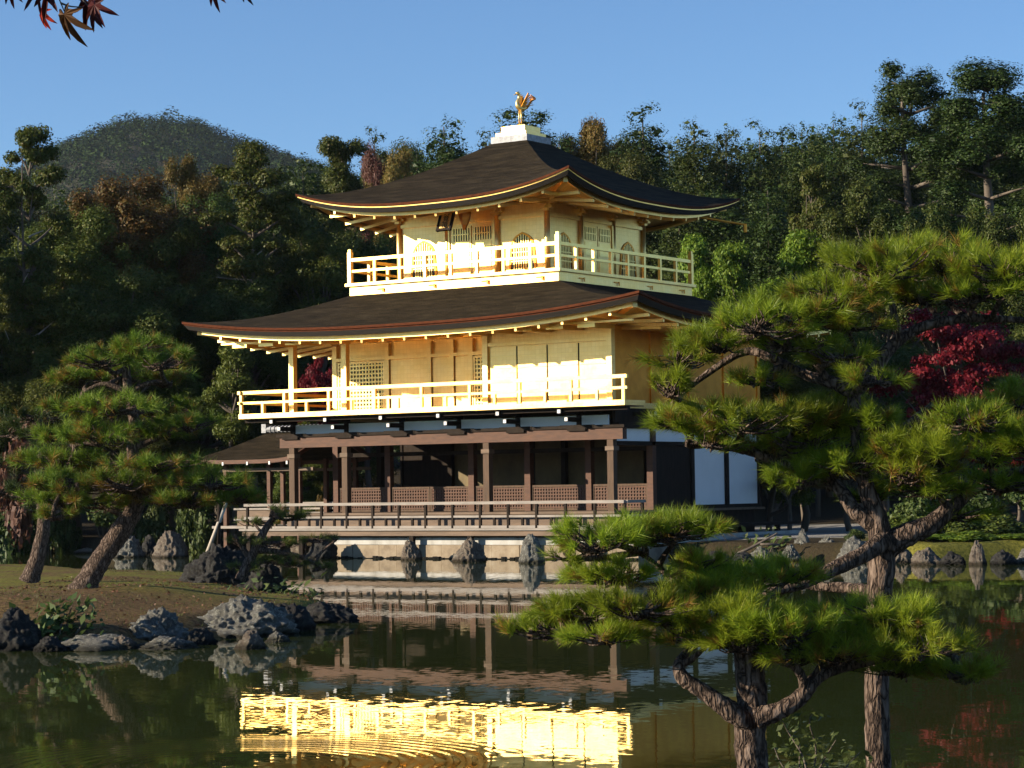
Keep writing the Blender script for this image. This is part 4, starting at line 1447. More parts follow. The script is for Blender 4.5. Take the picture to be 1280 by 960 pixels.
def make_proto(kind, seed):
    """prototype (hidden-free): returns list of (name, mesh, material) at the origin with height and radius."""
    rng = np.random.default_rng(seed)
    parts = []
    tr = MB()
    pale = MB()
    cl = []
    if kind == 'cypress':
        H, Rm = 13.0, 2.8
        pts = tree_skeleton(tr, H * 0.97, 0.24, rng, 0.3)
        z = 1.6
        while z < H - 0.2:
            q = (z - 1.6) / (H - 1.6)
            rr = Rm * (1 - q) ** 0.45 * rng.uniform(0.72, 1.12) * (0.75 + 0.25 * min(1, q * 5)) + 0.2
            nb = max(3, int(3 + rr * 2.6))
            a0 = rng.uniform(0, 6.28)
            for j in range(nb):
                a = a0 + 6.28 * j / nb + rng.normal() * 0.25
                r2 = rr * rng.uniform(0.7, 1.15)
                s = 0.34 + 0.24 * rr * rng.uniform(0.7, 1.2)
                cl.append((math.cos(a) * r2 * 0.78, math.sin(a) * r2 * 0.78, z + rng.normal() * 0.2 - 0.1 * r2, s * 1.15, s * 1.15, s * 0.5))
                if r2 > 1.1:
                    cl.append((math.cos(a + .2) * r2 * 0.4, math.sin(a + .2) * r2 * 0.4, z + 0.15, s, s, s * 0.7))
            z += rng.uniform(0.42, 0.62)
        cl.append((0, 0, H - 0.25, 0.2, 0.2, 0.42))
        V, F = clump_leaves(cl, 260, 0.072, rng, 0.7, 0.45, 1.5, 0.5, 80000, 0.6, 0.07)
        mat = 'cypress'
    elif kind == 'cedar':
        H, Rm = 17.0, 3.4
        pts = tree_skeleton(tr, H * 0.97, 0.42, rng, 0.35, 11)
        z = 6.2
        while z < H:
            q = (z - 6.0) / (H - 6.0)
            rr = Rm * (0.5 + 0.9 * q if q < 0.45 else 0.95 * (1 - q) ** 0.42 + 0.1) * rng.uniform(0.7, 1.15)
            nb = int(rng.integers(3, 6))
            a0 = rng.uniform(0, 6.28)
            for j in range(nb):
                a = a0 + 6.28 * j / nb + rng.normal() * 0.35
                r2 = rr * rng.uniform(0.55, 1.05)
                s = rng.uniform(0.42, 0.85)
                cl.append((math.cos(a) * r2 * .85, math.sin(a) * r2 * .85, z + rng.normal() * 0.3, s * 1.15, s * 1.15, s * 0.85))
                tr.tube([(0, 0, z - 0.3), (math.cos(a) * r2 * .5, math.sin(a) * r2 * .5, z - 0.1), (math.cos(a) * r2 * .85, math.sin(a) * r2 * .85, z)], [0.08, 0.05, 0.02], 5)
            z += rng.uniform(0.55, 0.85)
        for z in np.linspace(2.2, 7.5, 9):
            a = rng.uniform(0, 6.28)
            l_ = rng.uniform(0.8, 2.3)
            pale.tube(spline([(0, 0, z), (math.cos(a) * l_ * .5, math.sin(a) * l_ * .5, z - 0.15), (math.cos(a + .3) * l_, math.sin(a + .3) * l_, z + rng.uniform(-0.1, 0.6))], 4), list(np.linspace(0.075, 0.02, 9)), 5)
        V, F = clump_leaves(cl, 240, 0.068, rng, 0.6, 0.5, 1.5, 0.5, 80000, 0.72, 0.06)
        mat = 'cedar'
    elif kind in ('broad', 'autumn'):
        H, Rm = 10.0, 3.6
        pts = tree_skeleton(tr, H * 0.7, 0.22, rng, 0.7)
        for i in range(64):
            d = rand_dirs(rng, 1)[0]
            d[2] = abs(d[2]) * 1.0 - 0.15
            k = rng.uniform(0.55, 1.0)
            p = np.array((d[0] * Rm * k, d[1] * Rm * k, H * 0.56 + d[2] * H * 0.38 * k))
            s = rng.uniform(0.35, 0.95)
            cl.append((*p, s * 1.1, s * 1.1, s * 0.62))
            if i % 2 == 0:
                q = H * rng.uniform(0.3, 0.5)
                tr.tube(spline([(0, 0, q), (p[0] * .45, p[1] * .45, (q + p[2]) / 2 + .2), tuple(p)], 4), list(np.linspace(0.09, 0.02, 9)), 5)
        V, F = clump_leaves(cl, 240, 0.072, rng, 0.6, 0.6, 1.4, 0.6, 80000, 0.6, 0.06)
        mat = kind
    elif kind == 'pine':
        H, Rm = 12.0, 2.7
        pts = tree_skeleton(tr, H * 0.97, 0.2, rng, 0.8)
        z = H * 0.42
        while z < H:
            q = (z / H - 0.42) / 0.58
            rr = Rm * (0.55 + 0.6 * q if q < 0.5 else 1.15 * (1 - q) ** 0.5 + 0.12) * rng.uniform(0.7, 1.1)
            nb = int(rng.integers(2, 5))
            a0 = rng.uniform(0, 6.28)
            for j in range(nb):
                a = a0 + 6.28 * j / nb + rng.normal() * 0.3
                r2 = rr * rng.uniform(0.5, 1.1)
                p = (math.cos(a) * r2 * .8, math.sin(a) * r2 * .8, z + rng.uniform(0, 0.5))
                for _ in range(2):
                    s = rng.uniform(0.38, 0.7)
                    cl.append((p[0] + rng.normal() * .3, p[1] + rng.normal() * .3, p[2] + rng.normal() * .12, s * 1.2, s * 1.2, s * 0.5))
                tr.tube(spline([(0, 0, z - 0.35), (p[0] * .5, p[1] * .5, z), p], 4), list(np.linspace(0.07, 0.02, 9)), 5)
            z += rng.uniform(0.6, 0.95)
        for z in np.linspace(2.5, 9.0, 14):
            a = rng.uniform(0, 6.28)
            l_ = rng.uniform(0.8, 2.0)
            pale.tube(spline([(0, 0, z), (math.cos(a) * l_ * .5, math.sin(a) * l_ * .5, z + 0.05), (math.cos(a + .4) * l_, math.sin(a + .4) * l_, z + rng.uniform(0, 0.7))], 4), list(np.linspace(0.05, 0.014, 9)), 5)
        V, F = clump_leaves(cl, 190, 0.08, rng, 0.7, 0.65, 1.8, 0.7, 40000, 0.7)
        mat = 'pine_far'
    elif kind == 'garden_pine':
        H, Rm = 6.0, 2.6
        pts = tree_skeleton(tr, H * 0.94, 0.16, rng, 0.9)
        for i in range(26):
            q = rng.uniform(0.12, 1.0)
            rr = Rm * (1.1 - 0.85 * q) * rng.uniform(0.25, 1.0)
            a = rng.uniform(0, 6.28)
            s = rng.uniform(0.5, 0.95) * (1.1 - 0.4 * q)
            p = (math.cos(a) * rr, math.sin(a) * rr, H * q - 0.2)
            cl.append((*p, s * 1.3, s * 1.3, s * 0.42))
            tr.tube(spline([(0, 0, max(0.3, H * q - 0.7)), (p[0] * .5, p[1] * .5, p[2] - .3), p], 4), list(np.linspace(0.06, 0.02, 9)), 5)
        V, F = clump_leaves(cl, 240, 0.065, rng, 0.9, 0.6, 2.2, 0.7, 52000, 0.7)
        mat = 'needles_mid'
    elif kind == 'maple':
        H, Rm = 5.5, 2.6
        tree_skeleton(tr, H * 0.6, 0.13, rng, 0.7)
        for i in range(60):
            d = rand_dirs(rng, 1)[0]
            k = rng.uniform(0.3, 1.0)
            p = (d[0] * Rm * k, d[1] * Rm * k, H * 0.62 + d[2] * H * 0.36 * k)
            s = rng.uniform(0.25, 0.6)
            cl.append((*p, s * 1.3, s * 1.3, s * 0.42))
            if i % 4 == 0:
                tr.tube(spline([(0, 0, H * 0.25), (p[0] * .5, p[1] * .5, (H * 0.25 + p[2]) / 2), p], 4), list(np.linspace(0.05, 0.01, 9)), 5)
        V, F = clump_leaves(cl, 130, 0.075, rng, 0.8, 0.7, 1.2, 0.8, 30000)
        mat = 'maple_red'
    elif kind in ('shrub', 'dry_shrub'):
        H, Rm = 1.6, 1.1
        for i in range(16):
            a = rng.uniform(0, 6.28)
            rr = Rm * rng.uniform(0.1, 0.8)
            s = rng.uniform(0.3, 0.5)
            p = (math.cos(a) * rr, math.sin(a) * rr, 0.25 + (H - 0.5) * (1 - (rr / Rm) ** 2) * rng.uniform(0.5, 1.1))
            cl.append((*p, s, s, s * 0.8))
            tr.tube([(p[0] * .2, p[1] * .2, -0.1), (p[0] * .6, p[1] * .6, p[2] * .6), p], [0.03, 0.02, 0.008], 5)
        V, F = clump_leaves(cl, 120, 0.085, rng, 0.5, 0.7, 1.5, 0.8, 6000)
        mat = 'shrub' if kind == 'shrub' else 'brownleaf'
    me_t = bpy.data.meshes.new(kind + '_trunk')
    me_t.from_pydata(tr.V, [], tr.F)
    me_t.polygons.foreach_set('use_smooth', [True] * len(me_t.polygons))
    me_t.materials.append(M['bark_far'])
    me_c = np_mesh(kind + '_crown', V, F)
    me_c.materials.append(M[mat])
    parts = [('trunk' if kind not in ('shrub', 'dry_shrub') else 'stems', me_t), ('crown' if kind not in ('shrub', 'dry_shrub') else 'foliage', me_c)]
    if pale.V:
        me_p = bpy.data.meshes.new(kind + '_dead_limbs')
        me_p.from_pydata(pale.V, [], pale.F)
        me_p.polygons.foreach_set('use_smooth', [True] * len(me_p.polygons))
        me_p.materials.append(M['bark_pale'])
        parts.append(('dead_limbs', me_p))
    ext = float(np.abs(V[:, :2]).max())
    return parts, float(V[:, 2].max()), float(np.percentile(np.hypot(V[:, 0], V[:, 1]), 97))


PROTO = {}
for kind, seeds in (('cypress', (1, 2, 3)), ('cedar', (4, 5)), ('broad', (6, 7, 8)), ('autumn', (9, 10)), ('pine', (11, 12, 13)), ('garden_pine', (14, 15)), ('maple', (16, 17)), ('shrub', (18, 19)), ('dry_shrub', (20,))):
    PROTO[kind] = [make_proto(kind, s) for s in seeds]
NAME = dict(cypress='cypress_tree', cedar='cedar_tree', broad='broadleaf_tree', autumn='autumn_tree', pine='pine_tree', garden_pine='garden_pine', maple='maple_tree', shrub='shrub', dry_shrub='shrub')
CAT = dict(cypress='tree', cedar='tree', broad='tree', autumn='tree', pine='tree', garden_pine='pine tree', maple='maple', shrub='shrub', dry_shrub='shrub')
trng = np.random.default_rng(77)


def plant(kind, px, top, v, wpx, label, group=None, var=None, zbase=None, mat=None):
    """a tree whose top stands at pixel (px, top) at depth v, wpx wide."""
    tp = at(px, top, v)
    gz = ground_z(tp[0], tp[1]) if zbase is None else zbase
    H = tp[2] - gz
    var = int(trng.integers(len(PROTO[kind]))) if var is None else var
    parts, ph_, pr_ = PROTO[kind][var % len(PROTO[kind])]
    o = empty(NAME[kind], (tp[0], tp[1], gz - 0.05), label, CAT[kind], group)
    sr = (wpx / 2 * v / FPX) / pr_ * {'cypress': 1.35, 'broad': 1.5, 'autumn': 1.45}.get(kind, 1.0)
    o.scale = (sr, sr, H / ph_)
    o.rotation_euler = (0, 0, float(trng.uniform(0, 6.28)))
    for nm, me in parts:
        c = bpy.data.objects.new(nm, me)
        COL.objects.link(c)
        c.parent = o
        if mat and nm in ('crown', 'foliage'):
            c.material_slots[0].link = 'OBJECT'
            c.material_slots[0].material = M[mat]
    return o


GW = 'trees of the wooded slope behind the pavilion'
# ---- left wood, front to back
plant('pine', 36, 152, 86, 105, 'tall thin pine with bare pale limbs at the far left of the wood', GW, 0)
plant('autumn', 158, 203, 93, 165, 'broad olive and orange crowned tree below the distant hill peak', GW, 0)
plant('autumn', 238, 186, 99, 80, 'slender orange tinged tree standing up against the distant hill', GW, 1)
plant('pine', 316, 170, 90, 105, 'straight pine with visible trunk just left of the top roof', GW, 1)
plant('broad', 95, 250, 90, 130, 'dusky broadleaf tree between tall thin pine and olive tree', GW, 0)
plant('broad', 212, 262, 92, 120, 'leafy tree under the slender orange tinged tree', GW, 1)
plant('broad', 270, 240, 97, 110, 'green broadleaf tree left of the straight pine', GW, 2)
plant('cypress', 378, 196, 100, 80, 'low cypress filling the gap right of the straight pine', GW, 0)
plant('pine', 428, 164, 104, 85, 'dark pine above the left tip of the top roof', GW, 2)
plant('broad', 466, 172, 111, 40, 'pinkish red tree poking out among dark conifers', GW, 0, mat='pinkleaf')
plant('cypress', 470, 152, 116, 60, 'pointed cypress behind the pinkish tree', GW, 1)
plant('autumn', 500, 172, 103, 75, 'yellowish green tree right of the pinkish tree', GW, 0)
plant('cypress', 556, 138, 108, 100, 'bushy cypress above the left slope of the top roof', GW, 2)
plant('cypress', 522, 172, 112, 70, 'small dark cypress left of the bushy cypress', GW, 0)
plant('broad', 400, 255, 92, 120, 'bright green tree just under the left corner of the top roof', GW, 2)
plant('broad', 455, 290, 94, 90, 'pale green tree glimpsed between the two left eaves', GW, 0)
plant('cypress', 345, 268, 94, 80, 'dark conifer behind the lower roof left corner', GW, 1)
plant('cypress', -30, 190, 92, 110, 'dark conifer cut by the left edge of the picture', GW, 2)
plant('broad', 40, 330, 89, 130, 'dusky tree in the lower left wood beneath the thin pine', GW, 1)
plant('broad', 150, 330, 86, 140, 'dark shaded tree above the island pine', GW, 2)
plant('cypress', 225, 350, 88, 85, 'dark shaded conifer left of the lower roof corner', GW, 0)
plant('broad', 300, 340, 88, 110, 'shaded tree straight behind the lower roof left tip', GW, 0)
plant('cypress', 0, 420, 86, 90, 'small dark conifer low at the left edge', GW, 1)
plant('garden_pine', 290, 425, 82, 110, 'soft olive pine seen beyond the left end of the balcony', None, 0)
plant('maple', 400, 432, 84, 70, 'dark crimson maple seen between the balcony columns', None, 1)
plant('garden_pine', 385, 490, 82, 90, 'bright low pine seen under the balcony eave between columns', None, 1)
plant('garden_pine', 352, 585, 80, 60, 'rounded bright green pine seen under the annex roof', None, 0)
plant('garden_pine', 398, 578, 82, 70, 'rounded bright green pine seen through the ground floor opening', None, 1)
plant('maple', 400, 604, 79, 15, 'tiny orange red sapling behind the ground floor railing', None, 0, mat='autumn')
plant('broad', 75, 455, 84, 120, 'shaded tree behind the left side of the island pine', GW, 0)
plant('broad', 250, 455, 85, 110, 'dark tree behind the right side of the island pine', GW, 1)
plant('broad', 10, 500, 83, 110, 'dark leafy tree above the brown withered bush', GW, 2)
plant('dry_shrub', 22, 515, 80, 95, 'brown withered bush at the left edge behind the pines', None, 0)
plant('broad', 160, 500, 82, 130, 'low dark tree directly behind the island pine trunk', GW, 2)
for i, (px, top, wd, lb) in enumerate(((60, 610, 80, 'low dark shrub on the far bank behind the leftmost trunk'), (130, 618, 80, 'low shrub on the far bank left of the leaning trunk'), (195, 625, 60, 'low shrub above the pointed far bank rock'), (245, 610, 60, 'dark shrub on the far bank beside the annex'), (0, 620, 70, 'dark shrub on the far bank at the left edge'))):
    plant('shrub', px, top, 80, wd, lb, 'shrubs on the far left bank')
plant('shrub', -130, 738, 32.5, 110, 'unseen round shrub added beyond the left edge to shade the island front', 'added shade shrubs out of view at the left')  # both shrubs are added out of view to shade the island ground
plant('shrub', -215, 728, 34.0, 120, 'unseen round shrub added beyond the left edge to shade the island front', 'added shade shrubs out of view at the left')
# ---- behind and right of the pavilion
plant('cypress', 652, 122, 112, 120, 'dark cypress right behind the gilded bird', GW, 0)
plant('cypress', 605, 158, 106, 80, 'dark conifer left of the finial base', GW, 1)
plant('autumn', 735, 140, 112, 90, 'russet crowned tree right of the gilded bird', GW, 1)
plant('cypress', 700, 160, 104, 75, 'dark conifer between the gilded bird and the russet tree', GW, 2)
plant('cypress', 803, 122, 106, 105, 'tallest broad cypress above the right slope of the top roof', GW, 1)
plant('broad', 780, 185, 100, 90, 'pale limbed tree in front of the tallest broad cypress', GW, 0)
plant('cypress', 868, 141, 110, 85, 'first cypress right of the tallest broad cypress', GW, 2)
plant('cypress', 908, 150, 114, 75, 'second cypress right of the tallest broad cypress', GW, 0)
plant('cypress', 950, 145, 110, 80, 'dense cypress directly above the right tip of the top roof', GW, 1)
plant('cypress', 978, 150, 122, 80, 'conifer between the dense cypresses on the ridge', GW, 1)
plant('cypress', 1003, 147, 113, 80, 'dense cypress right of the faint pink tree top', GW, 0)
plant('cypress', 1042, 136, 118, 80, 'last dense cypress before the tall cedars', GW, 2)
plant('cypress', 900, 225, 97, 90, 'shaded conifer behind the right tip of the top roof', GW, 0)
plant('cypress', 960, 220, 96, 85, 'shaded conifer left of the little bare stemmed pine', GW, 2)
plant('pine', 1014, 202, 92, 70, 'little bare stemmed pine lit against the dark wood', GW, 0)
plant('cypress', 850, 215, 97, 90, 'dark conifer just over the right slope of the top roof', GW, 1)
plant('cedar', 1137, 73, 92, 165, 'left of two giant cedars with a bobbled top', GW, 0)
plant('cedar', 1232, 64, 89, 190, 'right of two giant cedars, with bare grey trunk', GW, 1)
plant('broad', 1098, 215, 84, 125, 'round dark evergreen at the foot of the left giant cedar', GW, 1)
plant('cypress', 1075, 122, 112, 90, 'green slope tree left of the left giant cedar', GW, 1)
plant('cypress', 1185, 108, 106, 100, 'dark conifer filling the gap between the giant cedars', GW, 0)
plant('cypress', 1296, 88, 100, 110, 'dark conifer cut by the right edge of the picture', GW, 2)
plant('broad', 1180, 250, 86, 110, 'dark evergreen below the gap between the giant cedars', GW, 2)
plant('broad', 1265, 255, 84, 100, 'dark evergreen right of the bare grey cedar trunk', GW, 0)
GG = 'bright garden pines beside the pavilion'  # brighter needle colour on the first four stands in for missing sunlight
plant('garden_pine', 1000, 283, 86, 135, 'spreading bright pine right of the drain spout', GG, 0, mat='needles_isle')
plant('garden_pine', 918, 296, 85, 110, 'bright pine just below the right tip of the top roof', GG, 1, mat='needles_isle')
plant('garden_pine', 868, 288, 87, 95, 'bright pine behind the right end of the top railing', GG, 0, mat='needles_isle')
plant('garden_pine', 1068, 300, 86, 120, 'bright pine behind the top of the large foreground pine', GG, 1, mat='needles_isle')
plant('garden_pine', 955, 370, 75, 120, 'shaded pine between pavilion and large foreground pine', GG, 0)
plant('broad', 1000, 430, 76, 110, 'dark tree behind the left limbs of the large foreground pine', None, 0)
plant('broad', 1090, 400, 77, 120, 'dark tree behind the middle of the large foreground pine', None, 1)
plant('autumn', 985, 560, 73, 80, 'yellowing bush right of the white wall panels', None, 0)
plant('broad', 1060, 530, 75, 100, 'shaded tree beyond the sand court', None, 2)
plant('maple', 1205, 352, 70, 215, 'deep red maple glowing behind the large foreground pine', None, 0)
plant('maple', 1270, 520, 68, 130, 'lower red maple spray at the right edge', None, 1)
plant('garden_pine', 1250, 465, 69, 120, 'green pine under the red maple at the right edge', None, 1)
plant('garden_pine', 1150, 520, 70, 110, 'green pine behind the right limb of the large foreground pine', None, 0)
plant('broad', 1180, 470, 76, 130, 'dark tree behind the green pines of the right bank', None, 1)
plant('broad', 1280, 400, 78, 130, 'dark tree behind the red maple at the right edge', None, 2)
for i, (px, top, wd, lb) in enumerate(((1130, 640, 90, 'low clipped mound of green shrub nearest the thick trunk'), (1190, 635, 100, 'low clipped mound of green shrub above the pale pillar stone'), (1250, 640, 100, 'low clipped mound of green shrub at the right end of the bank'), (1225, 610, 90, 'taller shrub behind the clipped mounds'), (1290, 600, 90, 'shrub behind the mounds at the right edge'), (1160, 600, 80, 'shrub under the fork of the large foreground pine'))):
    plant('shrub', px, top, 62 + (i > 2) * 3, wd, lb, 'shrubs of the right bank', mat='needles_mid' if i < 3 else None)
for px, top, wd, lb in ((1112, 672, 70, 'grassy green mound hanging over the pointed rock right of the thick trunk'), (1163, 664, 90, 'grassy green mound over the yellowish mossy rock'), (1215, 660, 90, 'grassy green mound over the pale pillar stone'), (1272, 664, 90, 'grassy green mound over the last bank rocks at the right edge')):
    plant('shrub', px, top, 60.4, wd, lb, 'shrubs of the right bank', mat='needles_isle')
plant('shrub', 1068, 658, 61.5, 30, 'small sprig of shrub by the rocks left of the thick trunk', None)

# ---- second rows of the wood, hardly told apart
rr = np.random.default_rng(5)
for row, (v, n, t0, lbl) in enumerate(((122, 40, 190, 'dark conifer in the closed rear rows of the wood'), (104, 20, 300, 'shaded tree deep in the lower wood'))):
    for i in range(n):
        px = -60 + 1400 * (i + rr.uniform(0.2, 0.8)) / n
        if row == 0:
            base_t = np.interp(px, [-60, 60, 250, 330, 520, 1060, 1340], [215, 215, 232, 195, 163, 150, 138])
        else:
            base_t = np.interp(px, [-60, 380, 420, 1340], [310, 290, 260, 230])
        plant('cypress' if rr.random() < 0.7 else 'broad', px, base_t + rr.uniform(0, 20), v + rr.uniform(-4, 4), rr.uniform(75, 105), lbl, 'rear rows of the wood' if row == 0 else 'shaded trees deep in the wood')

for i in range(12):
    px = -130 - 75 * i + rr.uniform(-20, 20)
    plant('cypress' if i % 3 else 'broad', px, 230 + rr.uniform(-30, 40), 84 + 12 * (i % 2), rr.uniform(110, 140), 'dark tree of the wood beyond the left edge of the picture', 'wood beyond the left edge')

# ---- far hill with its wood
def far_hill():
    U, Vv = np.meshgrid(np.linspace(-430, 130, 120), np.linspace(640, 1400, 60))
    def hz(u, v):
        ridge = np.interp(u, [-430, -330, -255, -215, -195, -170, -150, -128, -105, -85, -60, -20, 30, 130], [70, 84, 105, 124, 141, 155, 160, 157, 149, 143, 132, 116, 98, 76])
        return ridge * np.exp(-((v - 1000) / 230.0) ** 2) - 6 + 5 * fbm(u, v, 0.02, 21)
    Z = hz(U, Vv)
    W_ = np.stack([CAM[0] + U * RH[0] + Vv * FH[0], CAM[1] + U * RH[1] + Vv * FH[1], Z], -1)
    nv, nu = U.shape
    idx = np.arange(nv * nu).reshape(nv, nu)
    F = np.stack([idx[:-1, :-1], idx[:-1, 1:], idx[1:, 1:], idx[1:, :-1]], -1).reshape(-1, 4)
    tag(link_mesh('far_hill', np_mesh('far_hill', W_.reshape(-1, 3), F, True), pmat('hill_soil', [(0.03, 0.03, 0.015), (0.05, 0.045, 0.02)], 0.95, 0, 0.05)), 'distant rounded hill behind the left wood', kind='structure')
    rng = np.random.default_rng(31)
    n = 6500
    u = rng.uniform(-290, 60, n)
    v = rng.uniform(730, 1040, n)
    return hz, u, v, rng


def blob_wood(name, label, pos, size, rng, per=100, leaf=0.11):
    """many small tree crowns of tufted leaves as one mass."""
    n = len(pos)
    d = rand_dirs(rng, n * per).reshape(n, per, 3)
    d[:, :, 2] = np.abs(d[:, :, 2]) * 1.7 - 0.1
    C = pos[:, None, :] + d * size[:, None, None] * rng.uniform(0.75, 1.05, (n, per, 1))
    C = C.reshape(-1, 3)
    V, F = leaf_quads(C, d.reshape(-1, 3) + np.array((0, 0, .3)), 1.0, rng, 1.3, 0.35)
    s = np.repeat(np.repeat(size, per), 4)[:, None] * leaf
    Cr = np.repeat(C, 4, axis=0)
    V = Cr + (V - Cr) * s * 1.6
    o = link_mesh(name, np_mesh(name, V, F), M['farleaf'])
    return tag(o, label, kind='stuff')


hz, hu, hv, hr = far_hill()
hp = np.stack([CAM[0] + hu * RH[0] + hv * FH[0], CAM[1] + hu * RH[1] + hv * FH[1], hz(hu, hv) + 1.0], -1)
blob_wood('far_wood', 'hazy wood covering the distant hill', hp, hr.uniform(1.8, 4.2, len(hu)) * np.where(hr.random(len(hu)) < 0.2, 1.35, 1.0), hr)
rng_ = np.random.default_rng(41)
bu, bv = rng_.uniform(15, 125, 1500), rng_.uniform(175, 300, 1500)
bz = height_uv(bu, bv)
blob_wood('slope_wood', 'wood on the slope rising behind the cedars at the right', np.stack([CAM[0] + bu * RH[0] + bv * FH[0], CAM[1] + bu * RH[1] + bv * FH[1], bz + 2.5], -1), rng_.uniform(1.6, 3.6, 1500), rng_, 60, 0.2)


# ================================================================ PINES WITH NEEDLES
def needle_mesh(S, D, rng, n=34, length=0.075, width=0.0022, spread=(25, 75)):
    """brushes of needles: shoots at S pointing along D."""
    k = len(S)
    D = D / np.linalg.norm(D, axis=1)[:, None]
    Dn = np.repeat(D, n, 0)
    B = np.repeat(S, n, 0)
    q = np.cross(Dn, rng.normal(size=(k * n, 3)))
    q /= np.linalg.norm(q, axis=1)[:, None]
    ang = np.radians(rng.uniform(spread[0], spread[1], k * n))[:, None]
    ln = length * rng.uniform(0.7, 1.15, k * n)[:, None] * np.repeat(rng.uniform(0.62, 1.25, k), n)[:, None]
    nd = Dn * np.cos(ang) + q * np.sin(ang)
    st = B + Dn * (rng.uniform(-0.55, 0.25, k * n)[:, None] * length)
    tip = st + nd * ln
    sd = np.cross(nd, rng.normal(size=(k * n, 3)))
    sd /= np.linalg.norm(sd, axis=1)[:, None]
    V = np.stack([st - sd * width / 2, st + sd * width / 2, tip], 1).reshape(-1, 3)
    F = np.arange(3 * k * n).reshape(-1, 3)
    return V, F


def pine(name, label, cat, base, trunk, limbs, pads, rng, needle, dens, bark='bark_pine', group=None, leafm='needles', old=0.07, twig_r=0.006, n_needles=34, spread=(25, 75), nw=0.045):
    """hand-laid pine: trunk/limbs = [(points, radii)], pads = [(centre, rx, ry, rz, limb point)]"""
    t = empty(name, base, label, cat, group)
    o = np.array(base, float)
    mb = MB()
    mb.tube(spline(trunk[0], 8), list(np.interp(np.linspace(0, 1, (len(trunk[0]) - 1) * 8 + 1), np.linspace(0, 1, len(trunk[1])), trunk[1])), 24, 0.13, 3)
    mb.build('trunk', M[bark], t, True)
    nodes = [np.asarray(p) for p in spline(trunk[0], 6)]
    for pts, rad in limbs:
        m = MB()
        m.tube(spline(pts, 7), list(np.interp(np.linspace(0, 1, (len(pts) - 1) * 7 + 1), np.linspace(0, 1, len(rad)), rad)), 14, 0.16, 5)
        m.build('limb', M[bark], t, True)
        nodes += [np.asarray(p) for p in spline(pts, 5)]
    nodes = np.array(nodes)
    for (c, rx, ry, rz) in pads:
        c = np.asarray(c, float)
        k = max(8, int(dens * rx * ry))
        nc = max(4, k // 6)
        ca_ = rng.uniform(0, 2 * np.pi, nc)
        cr_ = np.sqrt(rng.uniform(0, 1, nc))
        who = rng.integers(0, nc, k)
        gx = cr_[who] * np.cos(ca_[who]) + rng.normal(size=k) * 0.10
        gy = cr_[who] * np.sin(ca_[who]) + rng.normal(size=k) * 0.10
        czl = rng.uniform(-0.3, 1.0, nc)
        a = np.arctan2(gy, gx)
        r = np.hypot(gx, gy)
        wob = 1 + 0.22 * np.sin(a * 3 + c[0] * 9) + 0.14 * np.sin(a * 5 + c[2] * 17)
        lx, ly = np.cos(a) * r * wob, np.sin(a) * r * wob
        top = np.sqrt(np.clip(1 - (r * 0.95) ** 2, 0, 1))
        lz = (0.25 + 0.75 * top) * (czl[who] + rng.normal(size=k) * 0.16) + 0.16 * np.sin(lx * 6 + c[1] * 5) * np.cos(ly * 5)
        S = c + np.outer(lx * rx, RH) + np.outer(ly * ry, FH) + np.outer(lz * rz, (0, 0, 1))
        D = np.outer(lx * 0.75, RH) + np.outer(ly * 0.75, FH) + np.outer(np.full(k, 0.8), (0, 0, 1)) + rng.normal(size=(k, 3)) * 0.28
        under = lz < 0.1
        D[under] += np.outer(lx[under] * 0.7, RH) + np.outer(ly[under] * 0.7, FH) - np.outer(np.full(under.sum(), 0.45), (0, 0, 1))
        V, F = needle_mesh(S, D, rng, n_needles, needle, needle * nw, spread)
        me = np_mesh('foliage_pad', V - o, F)
        mo = link_mesh('foliage_pad', me, [M[leafm], M['needles_old']], t)
        mi = np.repeat((rng.random(k) < old * (0.5 + 1.5 * (lz < 0.3))).astype(np.int32), n_needles)
        me.polygons.foreach_set('material_index', mi)
        # twigs: from the nearest wood to the pad, fanning to the shoots
        j = np.argmin(np.linalg.norm((nodes - (c - np.array((0, 0, rz * 0.5)))) * np.array((1, 1, 1.3)), axis=1))
        root = nodes[j]
        tw = MB()
        mid = (root + c) / 2 + np.array((0, 0, -rz * 0.3)) + rng.normal(size=3) * rx * 0.12
        hub = c - np.array((0, 0, rz * 0.35))
        tw.tube(spline([root, mid, hub], 5), list(np.linspace(twig_r * 3.2, twig_r * 1.8, 11)), 6, 0.2)
        nf = min(k, 44)
        sel = rng.choice(k, nf, replace=False)
        for s_ in sel:
            e_ = S[s_]
            h = hub + (c - hub) * 0.2 + (e_ - hub) * 0.5 + rng.normal(size=3) * rx * 0.07 - np.array((0, 0, rz * 0.25))
            tw.tube(spline([hub + rng.normal(size=3) * rx * 0.06, h, e_], 3), list(np.linspace(twig_r, twig_r * 0.35, 7)), 4, cap=False)
        tw.build('twigs', M['bark_pine'] if bark == 'bark_pine' else M[bark], t, True)
    return t


def pads_from_px(lst, v0, dv, rng, sq=0.85, grow=1.2):
    out = []
    for p in lst:
        px, py, wx, hx = p[:4]
        v = v0 + (p[4] if len(p) > 4 else rng.uniform(-dv, dv))
        s = v / FPX
        out.append((at(px, py + hx * 0.3, v), wx * s * grow, wx * s * sq * grow, hx * s * 0.95))
    return out


prng = np.random.default_rng(8)
